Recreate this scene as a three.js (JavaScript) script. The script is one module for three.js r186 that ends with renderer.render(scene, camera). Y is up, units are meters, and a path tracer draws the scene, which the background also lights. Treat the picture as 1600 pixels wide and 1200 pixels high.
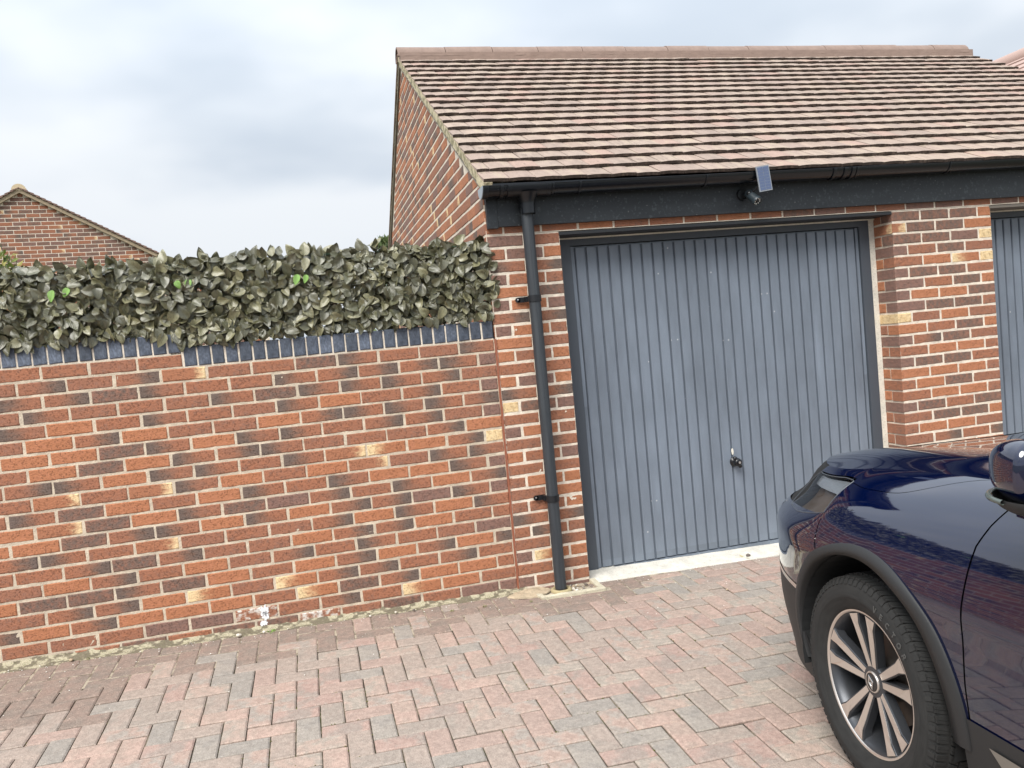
import * as THREE from 'three';
import { mergeGeometries } from 'three/addons/utils/BufferGeometryUtils.js';
import { FontLoader } from 'three/addons/loaders/FontLoader.js';
import { TextGeometry } from 'three/addons/geometries/TextGeometry.js';

// ---------------------------------------------------------------- camera, sky, sun, exposure
const scene = new THREE.Scene();
const camera = new THREE.PerspectiveCamera(50.77, 4 / 3, 0.05, 900);
camera.position.set(-1.0284, 1.45, 4.5222);
camera.up.set(0.10272, 0.99424, -0.03065);
camera.lookAt(-1.0284 + 0.23668, 1.45 - 0.05435, 4.5222 - 0.97007);
camera.updateMatrixWorld(true); camera.updateProjectionMatrix();

const renderer = new THREE.WebGLRenderer({ antialias: true });
renderer.setSize(1024, 768);
renderer.toneMapping = THREE.LinearToneMapping;
renderer.toneMappingExposure = 3.0;
renderer.shadowMap.enabled = true;
renderer.shadowMap.type = THREE.PCFSoftShadowMap;

// noise
function mulberry(a) { return () => { a |= 0; a = a + 0x6D2B79F5 | 0; let t = Math.imul(a ^ a >>> 15, 1 | a); t = t + Math.imul(t ^ t >>> 7, 61 | t) ^ t; return ((t ^ t >>> 14) >>> 0) / 4294967296; }; }
const rnd = mulberry(7);
const rr = (a, b) => a + (b - a) * rnd();
const pick = a => a[Math.floor(rnd() * a.length)];
function h2(x, y, s = 0) { let h = Math.imul(x, 374761393) + Math.imul(y, 668265263) + Math.imul(s, 1442695041) | 0; h = Math.imul(h ^ h >>> 13, 1274126177); return ((h ^ h >>> 16) >>> 0) / 4294967296; }
function vn(x, y, s = 0) { const i = Math.floor(x), j = Math.floor(y); let u = x - i, v = y - j; u = u * u * (3 - 2 * u); v = v * v * (3 - 2 * v); const a = h2(i, j, s), b = h2(i + 1, j, s), c = h2(i, j + 1, s), d = h2(i + 1, j + 1, s); return a + (b - a) * u + (c - a) * v + (a - b - c + d) * u * v; }
function fbm(x, y, o = 4, s = 0) { let r = 0, a = 0.5, t = 0; for (let i = 0; i < o; i++) { r += a * vn(x, y, s + i); t += a; a *= 0.5; x = x * 2.03 + 5.1; y = y * 2.03 + 3.7; } return r / t; }
const clamp = (x, a = 0, b = 1) => Math.min(b, Math.max(a, x));
const sstep = (a, b, x) => { const t = clamp((x - a) / (b - a)); return t * t * (3 - 2 * t); };
const lerp = (a, b, t) => a + (b - a) * t;

// overcast sky: brighter towards the zenith, broken grey-blue and white cloud
const SUN = new THREE.Vector3(-0.42, 0.76, 0.5).normalize();
{
  const W = 1024, H = 512, d = new Float32Array(W * H * 4);
  for (let j = 0; j < H; j++) {
    const el = (j + 0.5) / H * Math.PI - Math.PI / 2;
    for (let i = 0; i < W; i++) {
      const az = (i + 0.5) / W * 2 * Math.PI;
      const ce = Math.cos(el), x = ce * Math.cos(az), y = Math.sin(el), z = ce * Math.sin(az);
      const k = 1.0 / (Math.max(y, 0) + 0.16);
      const px = x * k, pz = z * k;
      const c1 = fbm(px * 0.75 + 11.3, pz * 0.95 + 4.2, 6, 3);
      const c2 = fbm(px * 2.0 + 31.7, pz * 2.6 + 9.2, 5, 17);
      const cl = sstep(0.34, 0.66, c1 * 0.62 + c2 * 0.38);
      const lum = 0.183 * (1 + 2 * Math.max(y, 0));
      const m = lerp(0.89, 1.17, cl);
      const o = (j * W + i) * 4;
      const hz = sstep(0.25, 0.0, y);
      const mm = lerp(m, 1.46, hz * 0.8);
      d[o] = lum * mm * lerp(0.87, 0.97, cl); d[o + 1] = lum * mm * lerp(0.98, 1.015, cl); d[o + 2] = lum * mm * lerp(1.12, 1.07, cl); d[o + 3] = 1;
      if (y < 0) { d[o] *= 0.9; d[o + 1] *= 0.88; d[o + 2] *= 0.86; }
    }
  }
  const t = new THREE.DataTexture(d, W, H, THREE.RGBAFormat, THREE.FloatType);
  t.mapping = THREE.EquirectangularReflectionMapping; t.magFilter = t.minFilter = THREE.LinearFilter; t.wrapS = THREE.RepeatWrapping; t.needsUpdate = true;
  scene.background = t; scene.environment = t;
}
const sun = new THREE.DirectionalLight(new THREE.Color(1, 0.965, 0.91), 1.5);
sun.position.copy(SUN).multiplyScalar(40).add(new THREE.Vector3(1, 0, 0)); sun.target.position.set(1, 0, 0);
sun.castShadow = true; sun.shadow.radius = 70; sun.shadow.mapSize.set(2048, 2048);
Object.assign(sun.shadow.camera, { left: -14, right: 14, top: 14, bottom: -14, near: 1, far: 90 });
scene.add(sun, sun.target);

// ---------------------------------------------------------------- helpers
function tex(w, h, fn, srgb = true) {
  const d = new Uint8Array(w * h * 4);
  for (let j = 0; j < h; j++) for (let i = 0; i < w; i++) { const c = fn(i, j), o = (j * w + i) * 4; d[o] = clamp(c[0], 0, 255); d[o + 1] = clamp(c[1], 0, 255); d[o + 2] = clamp(c[2], 0, 255); d[o + 3] = 255; }
  const t = new THREE.DataTexture(d, w, h); t.wrapS = t.wrapT = THREE.RepeatWrapping; t.magFilter = THREE.LinearFilter; t.minFilter = THREE.LinearMipmapLinearFilter; t.generateMipmaps = true;
  if (srgb) t.colorSpace = THREE.SRGBColorSpace; t.needsUpdate = true; return t;
}
const mix3 = (a, b, t) => [lerp(a[0], b[0], t), lerp(a[1], b[1], t), lerp(a[2], b[2], t)];
const std = (o) => new THREE.MeshStandardMaterial(o);
const used = {};
function numbered(n) { used[n] = (used[n] || 0) + 1; return used[n] === 1 ? n : n + '_' + String(used[n] - 1).padStart(3, '0'); }
function mesh(name, geo, mat, parent) { const m = new THREE.Mesh(geo, mat); m.name = name; m.castShadow = m.receiveShadow = true; if (parent) parent.add(m); return m; }
function thing(name, label, category, pos = [0, 0, 0], group) { const g = new THREE.Group(); g.name = numbered(name); g.position.set(...pos); g.userData = { label, category }; if (group) g.userData.group = group; scene.add(g); return g; }
function structure(o) { o.userData.kind = 'structure'; return o; }
function stuff(o) { o.userData.kind = 'stuff'; return o; }
function box(x0, x1, y0, y1, z0, z1) { const g = new THREE.BoxGeometry(x1 - x0, y1 - y0, z1 - z0); g.translate((x0 + x1) / 2, (y0 + y1) / 2, (z0 + z1) / 2); return metric(g); }
// box-mapped uv in metres
function metric(g) {
  g = g.index ? g.toNonIndexed() : g; const p = g.attributes.position, n = g.attributes.normal, uv = new Float32Array(p.count * 2);
  for (let i = 0; i < p.count; i++) { const ax = Math.abs(n.getX(i)), ay = Math.abs(n.getY(i)), az = Math.abs(n.getZ(i)); if (az >= ax && az >= ay) { uv[2 * i] = p.getX(i); uv[2 * i + 1] = p.getY(i); } else if (ax >= ay) { uv[2 * i] = p.getZ(i); uv[2 * i + 1] = p.getY(i); } else { uv[2 * i] = p.getX(i); uv[2 * i + 1] = p.getZ(i); } }
  g.setAttribute('uv', new THREE.BufferAttribute(uv, 2)); return g;
}
function clean(g) { g = g.index ? g.toNonIndexed() : g; for (const k of Object.keys(g.attributes)) if (!['position', 'normal', 'uv'].includes(k)) g.deleteAttribute(k); return g; }
const merge = gs => mergeGeometries(gs.map(clean));
function quads(list) { // list of [a,b,c,d] corner arrays, flat shaded
  const P = []; for (const [a, b, c, d] of list) P.push(...a, ...b, ...c, ...a, ...c, ...d);
  const g = new THREE.BufferGeometry(); g.setAttribute('position', new THREE.Float32BufferAttribute(P, 3)); g.computeVertexNormals(); return metric(g);
}
const _v = new THREE.Vector3();
function screenArea(x, y, z, s) { _v.set(x, y, z).applyMatrix4(camera.matrixWorldInverse); const d = -_v.z; if (d < 0.1) return 0; _v.applyMatrix4(camera.projectionMatrix); if (Math.abs(_v.x) > 1.04 || Math.abs(_v.y) > 1.05) return 0; return s / d; }
// ground plane of the drive (it falls a little to the right and to the front)
const G0 = -0.0112, GX = -0.0195, GZ = -0.0327;
const gy = (x, z) => G0 + GX * x + GZ * z;
const GN = new THREE.Vector3(-GX, 1, -GZ).normalize();
const GQ = new THREE.Quaternion().setFromUnitVectors(new THREE.Vector3(0, 1, 0), GN);
const COURSE = 0.07322, bed = n => (28 - n) * COURSE;

// ---------------------------------------------------------------- brick material: one atlas of face colours, one of drag marks
const BT = ['r', 'o', 'd', 'L', 'R', 'y', 'Y', 'l', 'p', 'w'], BV = 6, AC = 8, AR = 8, CW = 256, CH = 84;
function brickColour(type, v, u, w, gx, gy2, s) {
  const n = fbm(gx * 0.05, gy2 * 0.05, 4, s), f = fbm(gx * 0.35, gy2 * 0.35, 3, s + 40), wv = (fbm(gx * 0.03, gy2 * 0.06, 3, s + 9) - 0.5) * 0.35;
  const red = [157, 104, 78], org = [168, 111, 79], dark = [104, 89, 81], plum = [140, 100, 83], cream = [222, 196, 152];
  let c; const h = h2(s, 3, 1);
  const base = mix3(red, plum, clamp(0.1 + h * 0.75 + (n - 0.5) * 0.9));
  const uu = u + wv;
  if (type === 'r') c = mix3(base, dark, clamp((n - 0.62) * 1.2));
  else if (type === 'o') c = mix3(org, [180, 120, 90], clamp(n * 1.6 - 0.6));
  else if (type === 'd') c = mix3(dark, plum, clamp((n - 0.3) * 1.6 + 0.1 + 0.35 * Math.abs(u - 0.5)));
  else if (type === 'L') c = mix3(dark, mix3(base, red, 0.4), sstep(0.05, 0.72, uu));
  else if (type === 'R') c = mix3(mix3(base, red, 0.4), dark, sstep(0.28, 0.95, uu));
  else if (type === 'y') c = mix3(mix3(base, org, 0.6), cream, sstep(0.66, 1.02, uu));
  else if (type === 'l') c = mix3(cream, org, sstep(0.05, 0.6, uu));
  else if (type === 'Y') c = mix3(cream, [200, 168, 122], clamp(n * 1.5 - 0.5));
  else if (type === 'p') c = mix3([138, 103, 90], [120, 95, 86], n);
  else { c = mix3(base, [205, 198, 190], clamp((fbm(gx * 0.04, gy2 * 0.05, 4, s + 77) - 0.45) * 4)); }
  const k = 0.86 + f * 0.28; return [c[0] * k, c[1] * k, c[2] * k];
}
function dragMarks(gx, gy2, s) { // short curved tears in the face
  let m = 0.62 + (fbm(gx * 0.12, gy2 * 0.2, 3, s) - 0.5) * 0.35; const cs = 13, ci = Math.floor(gx / cs), cj = Math.floor(gy2 / (cs * 0.62));
  for (let a = -1; a <= 1; a++) for (let b = -1; b <= 1; b++) { const i = ci + a, j = cj + b, r = h2(i, j, s + 5); if (r < 0.74) continue; const ox = (i + h2(i, j, s + 6)) * cs, oy = (j + h2(i, j, s + 7)) * cs * 0.62, an = -0.25 - h2(i, j, s + 8) * 0.5, dx = gx - ox, dy = gy2 - oy, t = dx * Math.cos(an) + dy * Math.sin(an), q = -dx * Math.sin(an) + dy * Math.cos(an) + t * t * 0.04, L = 4 + 5 * h2(i, j, s + 9); if (Math.abs(t) < L) { const e = (1 - (t / L) ** 2); if (q > -1.2 && q < 2.2) m -= 0.62 * e * (q < 0 ? 1 + q / 1.2 : 1 - q / 2.2); else if (q <= -1.2 && q > -3.5) m += 0.22 * e; } }
  return clamp(m);
}
const brickMap = tex(AC * CW, AR * CH, (i, j) => { const cx = Math.floor(i / CW), cy = Math.floor(j / CH), id = cy * AC + cx, t = BT[Math.floor(id / BV)] || 'r', gx = i % CW, g2 = j % CH; const c = brickColour(t, id % BV, gx / CW, g2 / CH, gx, g2, id * 13 + 1), m = dragMarks(gx, g2, id * 7 + 3); return c; });
const brickBump = tex(AC * CW, AR * CH, (i, j) => { const cx = Math.floor(i / CW), cy = Math.floor(j / CH), id = cy * AC + cx, m = dragMarks(i % CW, j % CH, id * 7 + 3) * 255; return [m, m, m]; }, false);
const brickMat = std({ map: brickMap, bumpMap: brickBump, bumpScale: 0.0055, roughness: 0.93 });
const brickCache = {};
// brick with its front face at z = 0, chamfered arrises; w along x
function brickGeo(w, h, d, type, v, flip, shape) {
  const key = [w.toFixed(3), h.toFixed(3), d.toFixed(3), type, v, flip, shape].join(); if (brickCache[key]) return brickCache[key];
  const id = BT.indexOf(type) * BV + v, u0 = (id % AC) / AC, v0 = Math.floor(id / AC) / AR, e = 0.006, r = mulberry(shape * 977 + 5);
  const x = w / 2, y = h / 2, c = 0.0035, j = () => (r() - 0.5) * 0.003;
  const O = [[-x + j(), -y + j()], [x + j(), -y + j()], [x + j(), y + j()], [-x + j(), y + j()]];
  const I = O.map(([a, b]) => [a - Math.sign(a) * (c + r() * 0.002), b - Math.sign(b) * (c + r() * 0.002), (r() - 0.5) * 0.0016]);
  const P = [], U = [], full = Math.min(1, w / 0.215), off = flip ? 0 : 1 - full;
  const uvF = (a, b) => { let uu = (a + x) / w; uu = off + clamp(uu) * full; return [u0 + lerp(e, 1 - e, uu) / AC, v0 + lerp(0.03, 0.97, clamp((b + y) / h)) / AR]; };
  const tri = (...q) => { for (const [p, t] of q) { P.push(...p); U.push(...t); } };
  const V = (p, t) => [p, t];
  const fi = I.map(p => V(p, uvF(p[0], p[1]))), fo = O.map(p => V([p[0], p[1], -c], uvF(p[0], p[1])));
  tri(fi[0], fi[1], fi[2], fi[0], fi[2], fi[3]);
  for (let k = 0; k < 4; k++) { const n = (k + 1) % 4; tri(fo[k], fo[n], fi[n], fo[k], fi[n], fi[k]); }
  for (let k = 0; k < 4; k++) {
    const n = (k + 1) % 4, A = O[k], B = O[n], hor = k % 2 === 0;
    const uvS = (p, z) => hor ? uvF(p[0], lerp(-y, y, clamp(-z / 0.1))) : [u0 + lerp(e, 1 - e, clamp(k === 3 ? 1 + z / 0.215 : 1 - (0.215 + z) / 0.43)) / AC, uvF(0, p[1])[1]];
    const a = V([A[0], A[1], -c], uvS(A, -c)), b = V([B[0], B[1], -c], uvS(B, -c)), a2 = V([A[0], A[1], -d], uvS(A, -d)), b2 = V([B[0], B[1], -d], uvS(B, -d));
    tri(a2, b2, b, a2, b, a);
  }
  const g = new THREE.BufferGeometry(); g.setAttribute('position', new THREE.Float32BufferAttribute(P, 3)); g.setAttribute('uv', new THREE.Float32BufferAttribute(U, 2)); g.computeVertexNormals();
  return brickCache[key] = g;
}
const typeBag = 'rrrrrrooooodLLRRpprrl'.split('');
function brick(parent, bx, by, bz, w, h, d, type, ry = 0, flip = 0) {
  const g = brickGeo(w, h, d, type || pick(typeBag), Math.floor(rnd() * BV), flip, Math.floor(rnd() * 4));
  const m = new THREE.Mesh(g, brickMat); m.position.set(bx, by, bz); m.rotation.y = ry; m.name = 'brick'; m.castShadow = m.receiveShadow = true; if (parent) parent.add(m); return m;
}
function bakeStuff(parent, name, list, mat) { if (!list.length) return; const gs = list.map(m => { m.updateMatrix(); return clean(m.geometry.clone()).applyMatrix4(m.matrix); }); return stuff(mesh(name, mergeGeometries(gs), mat, parent)); }
const mortarMap = tex(512, 512, (i, j) => { const n = fbm(i * 0.03, j * 0.03, 4, 5), f = h2(i, j, 2), s = fbm(i * 0.4, j * 0.4, 2, 8); const k = 0.84 + n * 0.22 + (f - 0.5) * 0.14 + (s - 0.5) * 0.12; return [230 * k, 217 * k, 199 * k]; });
const mortarBump = tex(512, 512, (i, j) => { const v = (fbm(i * 0.25, j * 0.25, 3, 6) * 0.7 + h2(i, j, 9) * 0.3) * 255; return [v, v, v]; }, false);
for (const t of [mortarMap, mortarBump]) t.repeat.set(2.2, 2.2);
const gardenMortarMat = std({ map: mortarMap, color: new THREE.Color(0.8, 0.77, 0.72), bumpMap: mortarBump, bumpScale: 0.003, roughness: 0.97 });
const mortarMat = std({ map: mortarMap, bumpMap: mortarBump, bumpScale: 0.003, roughness: 0.97 });
// slightly uneven pointing: a fine grid over the joints that here and there laps the arrises
function pointing(x0, x1, y0, y1, z, seed, amp = 0.0042) { const g = new THREE.PlaneGeometry(x1 - x0, y1 - y0, Math.ceil((x1 - x0) / 0.014), Math.ceil((y1 - y0) / 0.014)); g.translate((x0 + x1) / 2, (y0 + y1) / 2, z); const p = g.attributes.position; for (let i = 0; i < p.count; i++) { const x = p.getX(i), y = p.getY(i); p.setZ(i, z + (fbm(x * 16 + 80, y * 16 + 80, 3, seed) - 0.55) * amp + (fbm(x * 60 + 30, y * 60 + 30, 2, seed + 3) - 0.5) * amp * 0.7); } g.computeVertexNormals(); return metricSmooth(g); }
function metricSmooth(g) { const n = g.toNonIndexed(), k = n.attributes.normal.clone(), r = metric(n); r.setAttribute('normal', k); return r; }
const concreteMap = tex(512, 512, (i, j) => { const n = fbm(i * 0.02, j * 0.02, 5, 15), f = h2(i, j, 12), s = fbm(i * 0.2, j * 0.2, 3, 18); const k = 0.86 + n * 0.2 + (f - 0.5) * 0.1 - (s > 0.68 ? 0.12 : 0); return [222 * k, 217 * k, 205 * k]; });
concreteMap.repeat.set(2, 2);
const concreteMat = std({ map: concreteMap, bumpMap: mortarBump, bumpScale: 0.003, roughness: 0.95 });

// ---------------------------------------------------------------- ground and block-paved drive
{
  const gmap = tex(256, 256, (i, j) => { const k = 0.7 + fbm(i * 0.05, j * 0.05, 4, 31) * 0.5; return [96 * k, 98 * k, 78 * k]; }); gmap.repeat.set(150, 150);
  const g = new THREE.PlaneGeometry(900, 900); g.rotateX(-Math.PI / 2);
  structure(mesh('ground', g, std({ map: gmap, roughness: 1 }), scene)).position.y = -0.75;
}
const PP = 0.0972, PX0 = -0.7526, PZ0 = 1.2074, PYAW = 0.006;
const pavT = [[[160, 134, 124], [150, 128, 119]], [[166, 139, 128], [154, 134, 123]], [[140, 135, 128], [129, 126, 121]], [[148, 134, 125], [138, 129, 121]], [[160, 136, 125], [141, 134, 127]], [[154, 138, 128], [144, 131, 122]], [[156, 128, 119], [136, 124, 117]], [[150, 142, 132], [158, 137, 126]]];
const pavMap = tex(2048, 512, (i, j) => {
  const cx = i >> 8, cy = j >> 7, id = cy * 8 + cx, gx = i & 255, g2 = j & 127, T = pavT[(id * 5 + (id >> 3)) % 8];
  const n = fbm(gx * 0.012 + id * 9, g2 * 0.012, 4, id), sp = fbm(gx * 0.5, g2 * 0.5, 2, id + 70), g = h2(gx, g2, id), lo = fbm(gx * 0.06, g2 * 0.06, 4, id + 33);
  let c = mix3(T[0].map((v, q) => lerp(v, [158, 142, 128][q], 0.34) * 1.16), T[1].map((v, q) => lerp(v, [158, 142, 128][q], 0.34) * 1.16), clamp(sstep(0.35, 0.65, n) + (lo - 0.5) * 0.8)); let k = 0.9 + (sp - 0.5) * 0.34 + (g - 0.5) * 0.2 + (lo - 0.5) * 0.2;
  if (sp > 0.76) k *= 0.8; if (g > 0.988) k *= 1.25; if (id >= 24) { c = mix3([142, 129, 118], [160, 137, 124], clamp(n * 1.6 - 0.3)); if (fbm(gx * 0.35, g2 * 0.35, 2, id + 500) > 0.83) k *= 1.6; }
  return [c[0] * k, c[1] * k, c[2] * k];
});
const pavBump = tex(1024, 256, (i, j) => { const v = (fbm(i * 0.3, j * 0.3, 3, 44) * 0.75 + h2(i, j, 45) * 0.25) * 255; return [v, v, v]; }, false);
const paverMat = std({ map: pavMap, bumpMap: pavBump, bumpScale: 0.0025, roughness: 0.94 });
const paverCache = {};
function paverGeo(w, l, cell, shape) { // top at y = 0, w along x, l along z
  const key = [w.toFixed(3), l.toFixed(3), cell, shape].join(); if (paverCache[key]) return paverCache[key];
  const r = mulberry(shape * 131 + 9), c = 0.0042, x = w / 2, z = l / 2, j = () => (r() - 0.5) * 0.0035, u0 = (cell & 7) / 8, v0 = (cell >> 3) / 4, long = w >= l;
  const O = [[-x + j(), z + j()], [x + j(), z + j()], [x + j(), -z + j()], [-x + j(), -z + j()]], I = O.map(([a, b]) => [a - Math.sign(a) * (c + r() * 0.003), b - Math.sign(b) * (c + r() * 0.003), (r() - 0.5) * 0.001]);
  const uv = (a, b) => { const s = long ? (a + x) / 0.195 : (b + z) / 0.195, t = long ? (b + z) / 0.097 : (a + x) / 0.097; return [u0 + lerp(0.01, 0.99, clamp(s)) / 8, v0 + lerp(0.02, 0.98, clamp(t)) / 4]; };
  const P = [], U = [], tri = (...q) => { for (const [p, t] of q) { P.push(...p); U.push(...t); } };
  const fi = I.map(p => [[p[0], p[2], p[1]], uv(p[0], p[1])]), fo = O.map(p => [[p[0], -c, p[1]], uv(p[0], p[1])]), fb = O.map(p => [[p[0], -0.05, p[1]], uv(p[0] * 0.96, p[1] * 0.96)]);
  tri(fi[0], fi[1], fi[2], fi[0], fi[2], fi[3]);
  for (let k = 0; k < 4; k++) { const n = (k + 1) % 4; tri(fo[k], fo[n], fi[n], fo[k], fi[n], fi[k]); tri(fb[k], fb[n], fo[n], fb[k], fo[n], fo[k]); }
  const g = new THREE.BufferGeometry(); g.setAttribute('position', new THREE.Float32BufferAttribute(P, 3)); g.setAttribute('uv', new THREE.Float32BufferAttribute(U, 2)); g.computeVertexNormals();
  return paverCache[key] = g;
}
{
  const drive = new THREE.Group(); drive.name = 'driveway'; structure(drive); scene.add(drive);
  const jm = tex(512, 512, (i, j) => { const n = fbm(i * 0.02, j * 0.02, 4, 61), f = h2(i, j, 62), m = fbm(i * 0.05, j * 0.05, 4, 66); let c = mix3([128, 116, 98], [76, 68, 56], sstep(0.36, 0.52, n)); c = mix3(c, [78, 80, 42], sstep(0.58, 0.7, m) * 0.8); const k = 0.75 + f * 0.4; return [c[0] * k, c[1] * k, c[2] * k]; }); jm.repeat.set(1.1, 1.1);
  const base = quads([[[-7, gy(-7, 12), 12], [8, gy(8, 12), 12], [8, gy(8, -0.12), -0.12], [-7, gy(-7, -0.12), -0.12]]]); base.translate(0, -0.0085, 0);
  mesh('joint_sand', base, std({ map: jm, bumpMap: mortarBump, bumpScale: 0.004, roughness: 1 }), drive);
  const strip = quads ([[[-7, gy(-7, 0.42), 0.42], [1.2, gy(1.2, 0.42), 0.42], [1.2, gy(1.2, 0.0), 0.0], [-7, gy(-7, 0.0), 0.0]]]); strip.translate(0, -0.0045, 0);
  const sm = tex(512, 512, (i, j) => { const n = fbm(i * 0.04, j * 0.04, 4, 261), f = h2(i, j, 262); const c = mix3([176, 164, 144], [120, 108, 92], sstep(0.4, 0.7, n)), k = 0.8 + f * 0.35; return [c[0] * k, c[1] * k, c[2] * k]; }); sm.repeat.set(1.7, 1.7);
  mesh('pale_joint_sand', strip, std({ map: sm, roughness: 1, bumpMap: mortarBump, bumpScale: 0.004 }), drive);
  const cand = [], cs = Math.cos(PYAW), sn = Math.sin(PYAW);
  for (let r = -14; r < 62; r++) for (let c = -58; c < 66; c++) {
    const k = ((c + r) % 4 + 4) % 4; if (k !== 0 && k !== 2) continue;
    const wc = k === 0 ? 2 : 1, lc = k === 0 ? 1 : 2;
    let lx = (c + wc / 2) * PP, z0 = r * PP, z1 = (r + lc) * PP;
    const X = PX0 + lx * cs + (z0 + z1) / 2 * sn, off = PZ0 - lx * sn;
    let zmin = X > 0.47 && X < 2.67 ? 0.045 : X > 0.03 && X <= 0.47 ? 0.19 : X > 3.5 ? 0.045 : 0.032;
    let a = off + z0, b = off + z1; if (b < zmin + 0.03) continue; if (a < zmin) a = zmin;
    if (X < -6.5 || X > 7.5 || b > 7) continue;
    cand.push({ X, Z: (a + b) / 2, w: wc * PP - 0.0052, l: b - a - 0.0052, s: screenArea(X, gy(X, (a + b) / 2), (a + b) / 2, 1) });
  }
  cand.sort((p, q) => q.s - p.s);
  const rest = [];
  cand.forEach((p, i) => {
    const m = new THREE.Mesh(paverGeo(p.w, p.l, p.Z + (fbm(p.X * 2.2 + 60, p.Z * 3 + 60, 3, 77) - 0.5) * 0.6 + (rnd() - 0.5) * 0.42 < 0.2 + 0.5 * sstep(-0.9, -2.6, p.X) && p.X < 0.75 ? 24 + Math.floor(rnd() * 8) : Math.floor(rnd() * 24), Math.floor(rnd() * 3)), paverMat); m.name = 'paver'; m.castShadow = m.receiveShadow = true;
    m.position.set(p.X + rr(-0.001, 0.001), gy(p.X, p.Z) + rr(-0.003, 0.002), p.Z + rr(-0.001, 0.001)); m.quaternion.copy(GQ); m.rotateY(PYAW + rr(-0.008, 0.008)); m.rotateX(rr(-0.008, 0.008)); m.rotateZ(rr(-0.006, 0.006));
    if (i < 300 && p.s > 0) drive.add(m); else rest.push(m);
  });
  bakeStuff(drive, 'pavers_beyond', rest, paverMat);
  console.log('pavers', cand.length, 'in view', cand.filter(p => p.s > 0).length);
}
function lumpy(g, amp, f, s) { const p = g.attributes.position; for (let i = 0; i < p.count; i++) { const x = p.getX(i), y = p.getY(i), z = p.getZ(i), n = fbm(x * f + 50, z * f + y * f * 1.3 + 50, 3, s) - 0.5, m = fbm(x * f + y * f + 90, z * f + 20, 3, s + 4) - 0.5; p.setXYZ(i, x + m * amp * 0.6, y + n * amp, z + m * amp); } g.computeVertexNormals(); return g; }
// mortar haunching along the wall foot, with grit
{
  const L = 3.1, nx = 190, nz = 6, P = [], I = [], U = [];
  for (let i = 0; i <= nx; i++) { const x = -3.05 + L * i / nx + 0.0, wv = fbm(x * 5 + 40, 2, 3, 8); const wd = 0.036 + wv * 0.034, ht = 0.018 + 0.026 * fbm(x * 7 + 9, 4, 3, 12); for (let k = 0; k <= nz; k++) { const t = k / nz, z = -0.004 + wd * t, e = (1 - t) ** 1.5; P.push(x, gy(x, z) - 0.004 + ht * e + (fbm(x * 60 + 70, z * 60 + 10, 3, 3) - 0.5) * 0.012 * (1 - t * 0.6), z + (fbm(x * 22 + 10, k, 2, 6) - 0.5) * 0.012); U.push(x, z * 2 + 0.3); } }
  for (let i = 0; i < nx; i++) for (let k = 0; k < nz; k++) { const a = i * (nz + 1) + k, b = a + nz + 1; I.push(a, a + 1, b, b, a + 1, b + 1); }
  const g = new THREE.BufferGeometry(); g.setAttribute('position', new THREE.Float32BufferAttribute(P, 3)); g.setAttribute('uv', new THREE.Float32BufferAttribute(U, 2)); g.setIndex(I); g.computeVertexNormals();
  const hm = tex(512, 512, (i, j) => { const n = fbm(i * 0.03, j * 0.03, 4, 81), f = h2(i, j, 82), s = fbm(i * 0.16, j * 0.16, 3, 84); let c = mix3([186, 176, 150], [122, 112, 94], sstep(0.42, 0.62, n)); c = mix3(c, [112, 114, 78], sstep(0.62, 0.75, s) * 0.6); const k = 0.82 + f * 0.3; return [c[0] * k, c[1] * k, c[2] * k]; }); hm.repeat.set(2.5, 2.5);
  globalThis.__haunchMat = std({ map: hm, bumpMap: mortarBump, bumpScale: 0.005, roughness: 1 });
  const m = mesh('mortar_haunch', g, globalThis.__haunchMat, scene); m.userData = { label: 'rough strip of mortar along the foot of the garden wall', category: 'mortar strip' };
}
function stoneGeo(s) { const g = new THREE.IcosahedronGeometry(1, 1), r = mulberry(s), a = [rr(0.8, 1.2), rr(0.5, 0.8), rr(0.8, 1.2)], p = g.attributes.position; for (let i = 0; i < p.count; i++) { const x = p.getX(i), y = p.getY(i), z = p.getZ(i), n = 0.82 + 0.36 * vn(x * 1.6 + s * 7 + 20, y * 1.6 + z * 1.3 + 20, s); p.setXYZ(i, x * n * a[0], y * n * a[1], z * n * a[2]); } g.computeVertexNormals(); return g; }
const stoneGeos = [1, 2, 3, 4, 5].map(stoneGeo), stoneMats = [[206, 198, 184], [150, 140, 128], [228, 222, 212], [110, 100, 94], [178, 158, 132]].map(c => std({ color: new THREE.Color(...c.map(v => v / 255)).convertSRGBToLinear(), roughness: 0.9, bumpMap: mortarBump, bumpScale: 0.001 }));
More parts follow.
